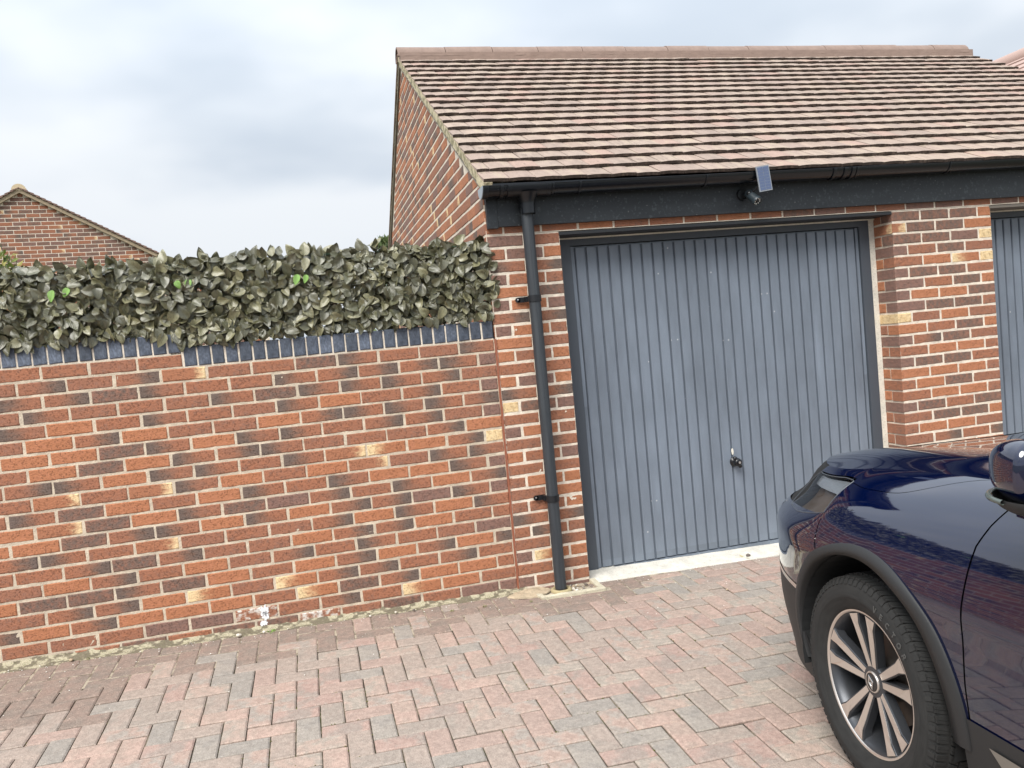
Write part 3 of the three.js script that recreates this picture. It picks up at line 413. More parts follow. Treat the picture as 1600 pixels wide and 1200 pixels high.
  // mortar bedding and undercloak at both sides of the left verge
  const vm = [], zb = 2 * RIDGE.z - EAVE.z; for (let k = 0; k < NR; k++) { const d = k * GAUGE, y = EAVE.y + Math.sin(RANG) * d, z = EAVE.z - Math.cos(RANG) * d; const g = new THREE.BoxGeometry(0.05, 0.05, GAUGE + 0.004, 2, 2, 4); g.translate(0, -0.04, -GAUGE / 2); g.rotateX(RANG - 0.05); g.translate(RX0 + 0.029, y - 0.002, z); vm.push(lumpy(metric(g), 0.007, 26, k)); }
  const vmt = tex(256, 256, (i, j) => { const n = fbm(i * 0.04, j * 0.04, 4, 51), f = h2(i, j, 52); const c = mix3([196, 184, 154], [140, 132, 104], sstep(0.4, 0.65, n)), k = 0.88 + f * 0.2; return [c[0] * k, c[1] * k, c[2] * k]; }); vmt.repeat.set(3, 3); const vergeMat = std({ map: vmt, roughness: 1, bumpMap: mortarBump, bumpScale: 0.003 });
  mesh('verge_mortar', merge(vm), vergeMat, roof);
  const cloak = (s) => { const g = new THREE.BoxGeometry(0.11, 0.009, RLEN - 0.05); g.translate(0, 0, -RLEN / 2); g.rotateX(RANG * s); if (s < 0) { g.rotateY(0); } return g; };
  const c1 = cloak(1); c1.translate(RX0 + 0.062, EAVE.y - 0.078, EAVE.z - 0.03); const c2 = new THREE.BoxGeometry(0.11, 0.03, RLEN - 0.03); c2.translate(0, 0, RLEN / 2); c2.rotateX(-RANG); c2.translate(RX0 + 0.062, EAVE.y - 0.075, zb);
  const ucm = std({ color: new THREE.Color('#7d776d'), roughness: 0.9 }); mesh('undercloak', metric(merge([c1, c2])), ucm, roof);
  const vback = lumpy(metric(new THREE.BoxGeometry(0.045, 0.05, RLEN, 1, 1, 50)), 0.006, 20, 9); vback.translate(0, -0.025, RLEN / 2); vback.rotateX(-RANG); vback.translate(RX0 + 0.028, EAVE.y - 0.012, zb); mesh('verge_mortar', vback, vergeMat, roof);
  mesh('rear_slope', (() => { const g = new THREE.BoxGeometry(RX1 - RX0, 0.02, RLEN); g.translate((RX0 + RX1) / 2, 0, RLEN / 2); g.rotateX(-RANG); g.translate(0, EAVE.y + 0.006, zb); return metric(g); })(), ridgeMat, roof);

  // fascia, lintel
  const fmap = tex(512, 128, (i, j) => { const n = fbm(i * 0.01, j * 0.06, 4, 141), f = fbm(i * 0.2, j * 0.2, 3, 142), sp = h2(i >> 1, j >> 1, 143); let c = mix3([24, 28, 33], [37, 42, 46], n); if (f > 0.7) c = mix3(c, [82, 88, 90], 0.4); if (sp > 0.9992) c = [120, 120, 116]; return c; }); fmap.repeat.set(0.9, 3.5);
  const fasciaMat = std({ map: fmap, roughness: 0.5 });
  mesh('fascia', merge([box(0.075, RX1 - 0.05, 2.093, 2.30, -0.01, 0.032), box(0.012, 0.073, 2.085, 2.30, -0.015, 0.036)]), fasciaMat, garage);
  mesh('soffit', box(0.01, RX1 - 0.05, 2.302, 2.312, -0.02, 0.15), black, garage);
  mesh('lintel', merge([box(OX0 - 0.004, OX1 + 0.002, bed(0) - 0.020, bed(0) - 0.003, -0.2, 0.001)]), std({ color: new THREE.Color('#26282b'), roughness: 0.6 }), garage);
  mesh('lintel', box(PX1 - 0.01, DX1 + 0.01, bed(0) - 0.020, bed(0) - 0.003, -0.2, 0.001), std({ color: new THREE.Color('#6d665e'), roughness: 0.7 }), garage);
  mesh('threshold', (() => { const t = []; for (const [a, b] of [[OX0 + 0.006, OX1 - 0.002], [PX1, DX1]]) { const g = new THREE.BoxGeometry(b - a, 0.12, 0.31, 60, 2, 8); g.translate((a + b) / 2, 0, -0.115); const p = g.attributes.position; for (let i = 0; i < p.count; i++) { const x = p.getX(i), y = p.getY(i), z = p.getZ(i), ztop = z > 0.0395; p.setXYZ(i, x, y + gy(x, z) - 0.06 + (y > 0 ? 0.004 + (fbm(x * 9 + 5, z * 9 + 5, 3, 2) - 0.5) * 0.005 - (ztop ? 0.006 : 0) : 0), z + (ztop ? (fbm(x * 6 + 7, y * 20 + 9, 3, 5) - 0.5) * 0.018 : 0)); } g.computeVertexNormals(); t.push(metric(g)); } return merge(t); })(), concreteMat, garage);

  // up-and-over doors
  const dm = tex(1024, 1024, (i, j) => { const n = fbm(i * 0.006, j * 0.004, 5, 151), s = fbm(i * 0.05, j * 0.012, 4, 152), f = h2(i, j, 153), sp = h2(i >> 2, j >> 2, 154);  let k = 0.93 + (n - 0.5) * 0.2 + (s - 0.5) * 0.12 + (f - 0.5) * 0.04; let c = [121 * k, 130 * k, 142 * k]; if (sp > 0.9998) c = mix3(c, [205, 206, 204], 0.7); return c; });
  const doorMat = std({ map: dm, roughness: 0.42, bumpMap: mortarBump, bumpScale: 0.0003 });
  const frameMat = std({ color: new THREE.Color('#4a5058'), roughness: 0.5 });
  const whiteMat = std({ map: concreteMap, roughness: 0.8, color: new THREE.Color(1.1, 1.1, 1.08) });
  function makeDoor(x0, x1, handle) {
    const W = x1 - x0, fx0 = x0 + 0.045, fx1 = x1 - 0.045, zf = -0.17, yTop = 2.028, yb = -0.012 + gy((x0 + x1) / 2, 0);
    const dg = new THREE.Group(); dg.name = 'garage_door'; garage.add(dg);
    mesh('surround_strip', merge([box(x0, x1, yTop - 0.006, yTop + 0.008, -0.2, zf + 0.006), box(x0, fx0, yb, yTop, -0.2, zf - 0.006), box(fx1, x1, yb, yTop, -0.2, zf - 0.004)]), whiteMat, dg);
    mesh('frame', merge([box(fx0, fx0 + 0.072, yb, yTop, -0.24, zf), box(fx1 - 0.072, fx1, yb, yTop, -0.24, zf), box(fx0 + 0.072, fx1 - 0.072, yTop - 0.045, yTop, -0.24, zf)]), frameMat, dg);
    const a = fx0 + 0.076, b = fx1 - 0.076, zt = zf - 0.012, p0 = yb + 0.012, p1 = yTop - 0.05;
    mesh('backing_sheet', box(a, b, p0, p1, zt - 0.03, zt - 0.016), doorMat, dg);
    mesh('bottom_rail', box(a, b, p0 - 0.004, p0 + 0.028, zt - 0.0118, zt + 0.004), doorMat, dg);
    mesh('edge_rail', box(a, a + 0.02, p0 + 0.028, p1, zt - 0.0118, zt - 0.001), doorMat, dg); mesh('edge_rail', box(b - 0.02, b, p0 + 0.028, p1, zt - 0.0118, zt - 0.001), doorMat, dg);
    const N = 27, pw = (b - a - 0.046) / N;
    const rib = (() => { const w = pw - 0.017, s = new THREE.Shape(); s.moveTo(-w / 2 - 0.004, 0.008); s.lineTo(w / 2 + 0.004, 0.008); s.lineTo(w / 2 + 0.002, -0.008); s.lineTo(w / 2 - 0.001, -0.0112); s.lineTo(-w / 2 + 0.001, -0.0112); s.lineTo(-w / 2 - 0.002, -0.008); s.closePath(); const g = new THREE.ExtrudeGeometry(s, { depth: p1 - p0 - 0.045, bevelEnabled: false }); g.rotateX(-Math.PI / 2); return g.toNonIndexed(); })();
    rib.computeVertexNormals();
    for (let k = 0; k < N; k++) { const xc = a + 0.023 + pw * (k + 0.5); const g = metric(rib.clone().rotateX(0)); g.translate(0, 0, 0); const uv = g.attributes.uv; for (let i = 0; i < uv.count; i++) uv.setXY(i, (uv.getX(i) + xc) / 2.2, uv.getY(i) / 2.2 + (p0) / 2.2); const m = mesh('rib', g, doorMat, dg); m.position.set(xc, p0 + 0.036, zt - 0.0118); m.scale.z = -1; m.scale.z = 1; }
    if (handle) {
      const hd = mesh('handle', (() => { const L = new THREE.LatheGeometry([[0, 0.05], [0.012, 0.05], [0.019, 0.045], [0.021, 0.036], [0.021, 0.026], [0.014, 0.02], [0.012, 0.008], [0.024, 0.006], [0.026, 0]].map(p => new THREE.Vector2(...p)), 28); L.rotateX(Math.PI / 2); const bar = new THREE.CapsuleGeometry(0.0105, 0.05, 6, 12); bar.rotateZ(0.55); bar.translate(0, 0, 0.033); return merge([L, bar]); })(), std({ color: new THREE.Color('#15161a'), roughness: 0.3 }), dg); hd.position.set(1.542, 0.537, zt + 0.0); hd.scale.setScalar(1.25);
      const kp = mesh('lock', new THREE.CylinderGeometry(0.0075, 0.0075, 0.004, 20).rotateX(Math.PI / 2), std({ color: new THREE.Color('#c9c4c0'), metalness: 0.7, roughness: 0.35 }), dg); kp.position.set(1.545, 0.537, zt + 0.064);
      const rs = lumpy(metric(new THREE.SphereGeometry(1, 14, 10)), 0.5, 1.3, 6); rs.scale(0.008, 0.022, 0.0015); const r = mesh('filler_patch', rs, whiteMat, dg); r.position.set(1.535, 0.602, zt - 0.0005); r.userData.label = 'pale filler patch above the handle';
    }
    return dg;
  }
  makeDoor(OX0, OX1, true); makeDoor(PX1, DX1, false);
}

// ---------------------------------------------------------------- gutter and downpipe
function ringProfile(r0, r1, L, a0 = Math.PI, a1 = 2 * Math.PI) { const s = new THREE.Shape(); s.absarc(0, 0, r1, a0, a1, false); s.absarc(0, 0, r0, a1, a0, true); s.closePath(); const g = new THREE.ExtrudeGeometry(s, { depth: L, bevelEnabled: false, curveSegments: 22 }); g.rotateY(Math.PI / 2); return g; }
{
  const gz = 0.098, x0 = -0.022, x1 = 5.95, yl = 2.3, r = 0.056, yAt = x => yl + 0.006 * x;
  const gut = thing('gutter', 'black half-round plastic gutter under the garage roof edge', 'gutter');
  const gm = std({ color: new THREE.Color('#0c0f14'), roughness: 0.25 }), gm2 = std({ color: new THREE.Color('#0f1217'), roughness: 0.32 });
  const piece = (name, xa, xb, r0, r1, mat) => { const g = ringProfile(r0, r1, xb - xa); const m = mesh(name, clean(g), mat, gut); m.position.set(xa, yAt((xa + xb) / 2), gz); return m; };
  const trough = mesh('trough', (() => { const g = ringProfile(r - 0.003, r, x1 - x0); const l1 = new THREE.CylinderGeometry(0.0042, 0.0042, x1 - x0, 8).rotateZ(Math.PI / 2).translate((x1 - x0) / 2, 0, r - 0.0015); return merge([g, l1]); })(), gm, gut); trough.position.set(x0, yAt(x0), gz); trough.rotation.z = 0.006;
  const cap = mesh('end_cap', (() => { const s = new THREE.Shape(); s.absarc(0, 0, r + 0.004, Math.PI, 2 * Math.PI, false); s.closePath(); const g = new THREE.ExtrudeGeometry(s, { depth: 0.004, bevelEnabled: true, bevelSize: 0.001, bevelThickness: 0.001, bevelSegments: 1, curveSegments: 22 }); g.rotateY(Math.PI / 2); return clean(g); })(), std({ color: new THREE.Color('#8d969e'), roughness: 0.4 }), gut); cap.position.set(x0 - 0.006, yl, gz);  // cap lighter than the gutter: its sky reflection is put into the colour
  piece('end_collar', x0 - 0.002, x0 + 0.03, r, r + 0.006, gm2);
  for (const [a, b] of [[0.075, 0.095], [0.118, 0.142], [0.345, 0.37], [0.375, 0.388], [0.535, 0.548], [1.322, 1.334], [2.18, 2.2], [2.255, 2.28], [2.31, 2.335], [2.345, 2.36], [3.03, 3.042], [3.9, 3.912]]) piece('bracket', a, b, r + 0.0002, r + (b - a > 0.02 ? 0.007 : 0.0045), gm2);
  piece('outlet_body', 0.142, 0.345, r + 0.0003, r + 0.005, gm2);
  const ol = new THREE.LatheGeometry([[0.039, -0.085], [0.039, -0.03], [0.044, -0.012], [0.055, 0.008], [0.07, 0.03]].map(p => new THREE.Vector2(...p)), 28); const o = mesh('outlet_spout', clean(ol), gm2, gut); o.position.set(0.24, yl - 0.068, gz - 0.004);

  const px = 0.234, pz = 0.077, pr = 0.0335, dp = thing('downpipe', 'round dark grey plastic downpipe from the gutter to the gully', 'downpipe', [px, gy(px, pz) + 0.012, pz]);
  const pm = tex(128, 512, (i, j) => { const n = fbm(i * 0.06, j * 0.012, 4, 161), f = fbm(i * 0.3, j * 0.04, 3, 163); const c = mix3([42, 46, 51], [60, 65, 69], clamp(n * 1.4 - 0.2)), k = 0.9 + f * 0.2; return [c[0] * k, c[1] * k, c[2] * k]; }); const pipeMat = std({ map: pm, roughness: 0.5 });
  const H = 2.21 - dp.position.y, cyl = new THREE.CylinderGeometry(pr, pr, H, 32, 1, false); cyl.translate(0, H / 2, 0);
  const tube = mesh('pipe', clean(cyl), pipeMat, dp);
  mesh('socket', clean(new THREE.CylinderGeometry(pr + 0.005, pr + 0.005, 0.075, 32).translate(0, H + 0.012, 0)), gm2, dp);
  for (const yy of [1.672, 0.522]) {
    const c = mesh('pipe_clip', (() => { const g = [clean(new THREE.CylinderGeometry(pr + 0.005, pr + 0.005, 0.036, 32)), clean(new THREE.BoxGeometry(0.055, 0.03, 0.006).translate(-0.055, 0, -0.062)), clean(new THREE.BoxGeometry(0.016, 0.03, 0.05).translate(-0.037, 0, -0.04)), clean(new THREE.CylinderGeometry(0.015, 0.015, 0.006, 20).rotateX(Math.PI / 2).translate(-0.083, 0, -0.062))]; return merge(g); })(), std({ color: new THREE.Color('#17191d'), roughness: 0.4 }), dp); c.position.y = yy - dp.position.y;
    const s = mesh('screw', new THREE.CylinderGeometry(0.005, 0.005, 0.004, 12).rotateX(Math.PI / 2), std({ color: new THREE.Color('#c8c8c8'), metalness: 0.8, roughness: 0.3 }), c); s.position.set(-0.083, 0.003, -0.058);
  }
}
// gully surround with pebbles and a heap of sandy mortar
{
  const gx = 0.275, gz = 0.115, g = thing('gully', 'small concrete gully surround with pebbles at the downpipe foot', 'gully', [gx, gy(gx, gz), gz]);
  const cm = std({ map: concreteMap, color: new THREE.Color(0.86, 0.82, 0.7), roughness: 1, bumpMap: mortarBump, bumpScale: 0.003 });
  const bar = (x0, x1, z0, z1, h) => { const b = new THREE.BoxGeometry(x1 - x0, 0.05, z1 - z0, 12, 2, 4); b.translate((x0 + x1) / 2, h - 0.025, (z0 + z1) / 2); return lumpy(metric(b), 0.006, 30, Math.round(x0 * 100 + 50)); };
  mesh('concrete_surround', merge([bar(-0.19, 0.195, 0.04, 0.075, 0.012), bar(0.16, 0.195, -0.12, 0.042, 0.012), bar(-0.2, -0.165, -0.1, 0.042, 0.010), bar(-0.17, 0.17, -0.12, 0.045, -0.014)]), cm, g).quaternion.copy(GQ);
  for (let i = 0; i < 46; i++) { const x = rr(0.0, 0.155), z = rr(-0.1, 0.035), s = rr(0.005, 0.0105), m = mesh('gully_pebble', pick(stoneGeos), pick(stoneMats), g); m.scale.setScalar(s); m.position.set(x, -0.012 + s * 0.6 + rr(0, 0.008) + GX * x + GZ * z, z); m.rotation.set(rr(0, 3), rr(0, 6), 0); }
  const ring = mesh('pipe_collar', lumpy(metric(new THREE.TorusGeometry(0.05, 0.013, 10, 36).rotateX(Math.PI / 2)), 0.006, 30, 3), std({ color: new THREE.Color('#a99b76'), roughness: 0.9 }), g); ring.position.set(-0.04, 0.002, -0.036);
  const hp = new THREE.SphereGeometry(1, 40, 16, 0, Math.PI * 2, 0, Math.PI / 2); hp.scale(0.13, 0.022, 0.085); const hm = std({ map: mortarMap, color: new THREE.Color(0.66, 0.6, 0.5), bumpMap: mortarBump, bumpScale: 0.006, roughness: 1 });
  const heap = mesh('mortar_heap', lumpy(metric(hp), 0.02, 26, 5), hm, scene); heap.position.set(0.045, gy(0.04, 0.06) - 0.004, 0.055); heap.userData = { label: 'low heap of sandy mortar between the joint and the downpipe', category: 'mortar heap' };
  heap.name = 'mortar_heap';
}
// solar security light on the fascia
{
  const s = thing('security_light', 'black dummy-camera security light with solar panel on the fascia', 'security light', [1.66, 2.19, 0.032]);
  const bm = std({ color: new THREE.Color('#14171a'), roughness: 0.35 });
  const bm2 = std({ color: new THREE.Color('#2a3338'), roughness: 0.4 });
  mesh('wall_mount', clean(new THREE.CylinderGeometry(0.033, 0.036, 0.014, 28).rotateX(Math.PI / 2).translate(-0.045, 0.01, 0.007)), bm, s);
  mesh('arm', merge([new THREE.CapsuleGeometry(0.011, 0.05, 6, 12).rotateX(Math.PI / 2).rotateY(0.3).translate(-0.035, 0.0, 0.04), new THREE.CapsuleGeometry(0.008, 0.09, 6, 12).rotateX(1.0).rotateY(0.5).translate(0.0, 0.03, 0.095), new THREE.SphereGeometry(0.018, 18, 12).translate(-0.03, 0.005, 0.06)]), bm, s);
  const body = new THREE.Group(); body.name = 'camera_body'; s.add(body); body.position.set(-0.02, -0.005, 0.055);
  const dir = new THREE.Vector3(0.2, -0.66, 0.72).normalize(); body.quaternion.setFromUnitVectors(new THREE.Vector3(0, 0, 1), dir);
  mesh('barrel', clean(new THREE.LatheGeometry([[0, -0.03], [0.02, -0.03], [0.026, -0.022], [0.027, 0.05], [0.031, 0.055], [0.031, 0.075], [0.027, 0.075], [0.026, 0.068], [0, 0.066]].map(p => new THREE.Vector2(...p)), 28).rotateX(Math.PI / 2)), bm2, body);
  mesh('lens', clean(new THREE.SphereGeometry(0.010, 16, 10).translate(0, 0, 0.064)), std({ color: 0x050505, roughness: 0.1 }), body);
  const led = std({ color: new THREE.Color('#f2efe6'), roughness: 0.3 });
  for (let k = 0; k < 8; k++) { const a = k / 8 * Math.PI * 2; const m = mesh('light_diode', new THREE.SphereGeometry(0.0042, 10, 8), led, body); m.position.set(Math.cos(a) * 0.0185, Math.sin(a) * 0.0185, 0.067); }
  const pan = mesh('solar_panel', clean(new THREE.BoxGeometry(0.088, 0.15, 0.008)), std({ color: new THREE.Color('#8d9299'), roughness: 0.4 }), s); pan.position.set(0.03, 0.078, 0.135); pan.rotation.set(0.02, 0.05, 0.12);
  const cells = []; for (let i = 0; i < 2; i++) for (let j = 0; j < 8; j++) cells.push(new THREE.BoxGeometry(0.0375, 0.0158, 0.001).translate((i - 0.5) * 0.0395, (j - 3.5) * 0.0172, 0.0047));
  mesh('solar_cells', merge(cells), std({ color: new THREE.Color('#5a6784'), roughness: 0.22 }), pan);
  const cb = new THREE.TubeGeometry(new THREE.CatmullRomCurve3([[0.02, 0.09, 0.06], [-0.02, 0.075, 0.05], [-0.07, 0.085, 0.02], [-0.1, 0.1, 0.008]].map(p => new THREE.Vector3(...p))), 20, 0.003, 6); mesh('cable', clean(cb), bm, s);
}

// ---------------------------------------------------------------- car (nose to the garage). local: x inward from the left flank, y up from the ground, z rearward from the front axle
{
  const CX = 0.568, CZ = 2.283, W = 1.84;
  const car = thing('parked_car', 'dark blue sport utility car parked nose towards the garage', 'car', [CX, gy(CX, CZ), CZ]); car.quaternion.copy(GQ);
  const paint = new THREE.MeshPhysicalMaterial({ color: new THREE.Color(0.0006, 0.0032, 0.024), roughness: 0.05, metalness: 0, ior: 1.64, clearcoat: 1, clearcoatRoughness: 0.02, specularIntensity: 1 });
  const plastic = std({ color: new THREE.Color('#262728'), roughness: 0.6, bumpMap: mortarBump, bumpScale: 0.0002 });
  const darkIn = std({ color: new THREE.Color('#0c0d0e'), roughness: 0.9 });
  const chrome = std({ color: new THREE.Color('#d8d8d8'), metalness: 1, roughness: 0.12 });
  const glassD = new THREE.MeshPhysicalMaterial({ color: new THREE.Color('#0a0d10'), roughness: 0.04, metalness: 0, specularIntensity: 1, clearcoat: 1, clearcoatRoughness: 0.02 });
  const tab = (T, x) => { if (x <= T[0][0]) return T[0][1]; for (let i = 0; i < T.length - 1; i++) if (x <= T[i + 1][0]) { const p0 = T[Math.max(0, i - 1)], p1 = T[i], p2 = T[i + 1], p3 = T[Math.min(T.length - 1, i + 2)], t = (x - p1[0]) / (p2[0] - p1[0]), h = p2[0] - p1[0], m1 = i ? (p2[1] - p0[1]) / (p2[0] - p0[0]) : (p2[1] - p1[1]) / h, m2 = i < T.length - 2 ? (p3[1] - p1[1]) / (p3[0] - p1[0]) : (p2[1] - p1[1]) / h, t2 = t * t, t3 = t2 * t; return (2 * t3 - 3 * t2 + 1) * p1[1] + (t3 - 2 * t2 + t) * h * m1 + (-2 * t3 + 3 * t2) * p2[1] + (t3 - t2) * h * m2; } return T[T.length - 1][1]; };
  // plan outline of the left half, from the nose centre to the tail: param u -> (x, z)
  const plan = [[0.92, -0.94], [0.7, -0.935], [0.5, -0.915], [0.37, -0.885], [0.28, -0.84], [0.215, -0.78], [0.165, -0.713], [0.11, -0.615], [0.068, -0.52], [0.035, -0.415], [0.012, -0.3], [0.002, -0.15], [0, 0.05]];
  const pu = [0]; for (let i = 1; i < plan.length; i++) pu.push(pu[i - 1] + Math.hypot(plan[i][0] - plan[i - 1][0], plan[i][1] - plan[i - 1][1]));
  const UE = pu[pu.length - 1], TX = plan.map((p, i) => [pu[i] - UE, p[0]]), TZ = plan.map((p, i) => [pu[i] - UE, p[1] - 0.05]);
  // so for u >= 0, z = 0.05 + u
  const planAt = u => u >= 0 ? [0, 0.05 + u] : [tab(TX, u), tab(TZ, u) + 0.05];
  const uOfZ = z => { if (z >= 0.05) return z - 0.05; let lo = -UE, hi = 0; for (let k = 0; k < 40; k++) { const m = (lo + hi) / 2; if (tab(TZ, m) + 0.05 < z) lo = m; else hi = m; } return (lo + hi) / 2; };
  const hc = z => tab([[-1.0, 0.855], [-0.9, 0.892], [-0.75, 0.932], [-0.54, 0.966], [-0.35, 0.986], [0, 1.026], [0.3, 1.062], [0.55, 1.09], [1, 1.13], [4, 1.13]], z);
  const H = (x, z) => hc(z) - 0.036 * Math.pow(Math.abs(x - 0.92) / 0.75, 2.6) + 0.046 * Math.exp(-(((Math.abs(x - 0.92) - 0.5) / 0.17) ** 2)) * sstep(-0.9, -0.25, z) * (1 - 0.6 * sstep(0.1, 0.55, z));
  const XBz = z => lerp(0.235, 0.165, sstep(-0.2, 1.3, z)), AM = 70 / 180 * Math.PI, Y1 = 0.70, V1 = 0.6, YB = 0.16;
  const lean = (y, u) => sstep(0.71, 0.88, y) * 0.155 * sstep(-0.15, -0.6, u) + sstep(0.45, 0.2, y) * 0.05 * sstep(-0.2, -0.8, u);
  const flank = y => (y < 0.62 ? 0.055 * Math.pow((0.62 - y) / 0.42, 2) : 0) - 0.006 * Math.exp(-(((y - 0.72) / 0.06) ** 2));
  const yTop = u => { const e = 0.01, [px, pz] = planAt(u), [qx, qz] = planAt(u + e), [rx, rz] = planAt(u - e); let tx = qx - rx, tz = qz - rz; const l = Math.hypot(tx, tz), ins = XBz(pz) * (1 - 0.55 * sstep(-0.25, -0.8, u)); return H(px + tz / l * ins, pz - tx / l * ins + lean(0.98, u)); };
  // v: 0 bottom .. 1 top edge at the bonnet
  const S = (u, v) => {
    const [px, pz] = planAt(u), yt = yTop(u); let y, dx;
    if (v < V1) { y = lerp(YB, Y1, v / V1); dx = flank(y); } else { const a = (v - V1) / (1 - V1) * AM; y = Y1 + (yt - Y1) * Math.sin(a) / Math.sin(AM); dx = XBz(pz) * (1 - Math.cos(a)) / (1 - Math.cos(AM)) + flank(y); }
    const e = 0.01, [qx, qz] = planAt(u + e), [rx, rz] = planAt(u - e); let tx = qx - rx, tz = qz - rz; const l = Math.hypot(tx, tz); tx /= l; tz /= l; // inward normal = (tz, -tx)
    const ins = dx * (1 - 0.55 * sstep(-0.25, -0.8, u));
    return new THREE.Vector3(px + tz * ins, y, pz - tx * ins + lean(y, u));
  };
  const vOfY = (u, y) => { if (y <= Y1) return (y - YB) / (Y1 - YB) * V1; const yt = yTop(u); return V1 + Math.asin(clamp((y - Y1) / (yt - Y1), 0, 1) * Math.sin(AM)) / AM * (1 - V1); };
  // polygon in (a,b) space, cut by a grid and mapped to the surface f
  function clipCell(poly, a0, a1, b0, b1) { const cl = (P, ins, cut) => { const o = []; for (let i = 0; i < P.length; i++) { const A = P[i], B = P[(i + 1) % P.length], ia = ins(A), ib = ins(B); if (ia) o.push(A); if (ia !== ib) o.push(cut(A, B)); } return o; }; const ca = v => (A, B) => { const t = (v - A[0]) / (B[0] - A[0]); return [v, A[1] + (B[1] - A[1]) * t]; }, cb = v => (A, B) => { const t = (v - A[1]) / (B[1] - A[1]); return [A[0] + (B[0] - A[0]) * t, v]; }; let P = cl(poly, p => p[0] >= a0, ca(a0)); if (P.length) P = cl(P, p => p[0] <= a1, ca(a1)); if (P.length) P = cl(P, p => p[1] >= b0, cb(b0)); if (P.length) P = cl(P, p => p[1] <= b1, cb(b1)); return P; }
  function panel(poly, da, db, f, off = 0) {
    let A0 = 1e9, A1 = -1e9, B0 = 1e9, B1 = -1e9; for (const [a, b] of poly) { A0 = Math.min(A0, a); A1 = Math.max(A1, a); B0 = Math.min(B0, b); B1 = Math.max(B1, b); }
    const P = [], N = [], U = [], I = [], map = new Map(), e = 0.002;
    const vid = (a, b) => { const k = Math.round(a * 20000) + '_' + Math.round(b * 20000); let i = map.get(k); if (i !== undefined) return i; const p = f(a, b), ha = f(a + e, b).sub(f(a - e, b)), hb = f(a, b + e).sub(f(a, b - e)), n = ha.cross(hb).normalize(); if (n.dot(new THREE.Vector3(p.x - 0.92, p.y - 0.5, (p.z - 1.2) * 0.5)) < 0) n.negate(); p.addScaledVector(n, off); i = P.length / 3; P.push(p.x, p.y, p.z); N.push(n.x, n.y, n.z); U.push(p.z, p.y); map.set(k, i); return i; };
    const na = Math.ceil((A1 - A0) / da), nb = Math.ceil((B1 - B0) / db);
    for (let i = 0; i < na; i++) for (let j = 0; j < nb; j++) {
      const C = clipCell(poly, A0 + (A1 - A0) * i / na, A0 + (A1 - A0) * (i + 1) / na, B0 + (B1 - B0) * j / nb, B0 + (B1 - B0) * (j + 1) / nb); if (C.length < 3) continue;
      const pts = C.map(p => new THREE.Vector2(...p)); let F; try { F = THREE.ShapeUtils.triangulateShape(pts, []); } catch (err) { continue; }
      for (const t of F) { const q = t.map(k => vid(...C[k])); if (q[0] !== q[1] && q[1] !== q[2] && q[0] !== q[2]) { const pa = new THREE.Vector3().fromArray(P, q[0] * 3), pb = new THREE.Vector3().fromArray(P, q[1] * 3), pc = new THREE.Vector3().fromArray(P, q[2] * 3), fn = pb.clone().sub(pa).cross(pc.clone().sub(pa)), nn = new THREE.Vector3().fromArray(N, q[0] * 3); fn.dot(nn) < 0 ? I.push(q[0], q[2], q[1]) : I.push(...q); } }
    }
    const g = new THREE.BufferGeometry(); g.setAttribute('position', new THREE.Float32BufferAttribute(P, 3)); g.setAttribute('normal', new THREE.Float32BufferAttribute(N, 3)); g.setAttribute('uv', new THREE.Float32BufferAttribute(U, 2)); g.setIndex(I); return g;
  }
  const mirror = g => { const m = g.clone(); m.scale(-1, 1, 1); m.translate(W, 0, 0); if (m.index) { const ix = m.index.array; for (let i = 0; i < ix.length; i += 3) { const t = ix[i]; ix[i] = ix[i + 1]; ix[i + 1] = t; } } else { for (const k of Object.keys(m.attributes)) { const A = m.attributes[k], s = A.itemSize, ar = A.array; for (let i = 0; i < A.count; i += 3) for (let c = 0; c < s; c++) { const t = ar[i * s + c]; ar[i * s + c] = ar[(i + 1) * s + c]; ar[(i + 1) * s + c] = t; } } } return m; };
  const both = (name, g, mat) => { mesh(name, g, mat, car); mesh(name, mirror(g), mat, car); };
  const uv = (z, y) => { const u = uOfZ(z); return [u, vOfY(u, y)]; };
  const dens = (pts, n = 8) => { const o = []; for (let i = 0; i < pts.length; i++) { const A = pts[i], B = pts[(i + 1) % pts.length]; for (let k = 0; k < n; k++) o.push([lerp(A[0], B[0], k / n), lerp(A[1], B[1], k / n)]); } return o; };
  const arc = (cz, cy, rz, ry, a0, a1, n) => { const o = []; for (let i = 0; i <= n; i++) { const a = lerp(a0, a1, i / n); o.push([cz + rz * Math.cos(a), cy + ry * Math.sin(a)]); } return o; };
  const HZ = 0.0, HY = 0.362; // wheel centre height
  const archO = arc(0.008, 0.36, 0.415, 0.428, Math.PI * 1.02, -0.0, 30), WB = 2.70;
  // fender: bumper seam, headlight edge, bonnet edge, door seam, sill, arch
  const doorLine = [[0.435, 0.42], [0.429, 0.526], [0.429, 0.652], [0.427, 0.80], [0.427, 0.9], [0.442, 0.955], [0.458, 0.99], [0.472, 1.018]];
  const seam = [[-0.222, 0.725], [-0.255, 0.785], [-0.305, 0.845]], lampB = [[-0.305, 0.845], [-0.303, 0.90], [-0.272, 0.945]];
  const seamTop = []; for (let k = 0; k <= 24; k++) { const z = lerp(-0.272, 0.56, k / 24), u = uOfZ(z); seamTop.push([u, Math.min(1, lerp(0.90, 0.885, sstep(-0.27, -0.1, z)) + 0.12 * sstep(0.0, 0.36, z))]); }
  const gap = 0.0028, lampTop = t => { const ua = uv(...lampB[2]), ub = uOfZ(-0.66); return [lerp(ua[0], ub, t), lerp(ua[1] + 0.01, 0.93, Math.min(1, t * 2.5))]; };
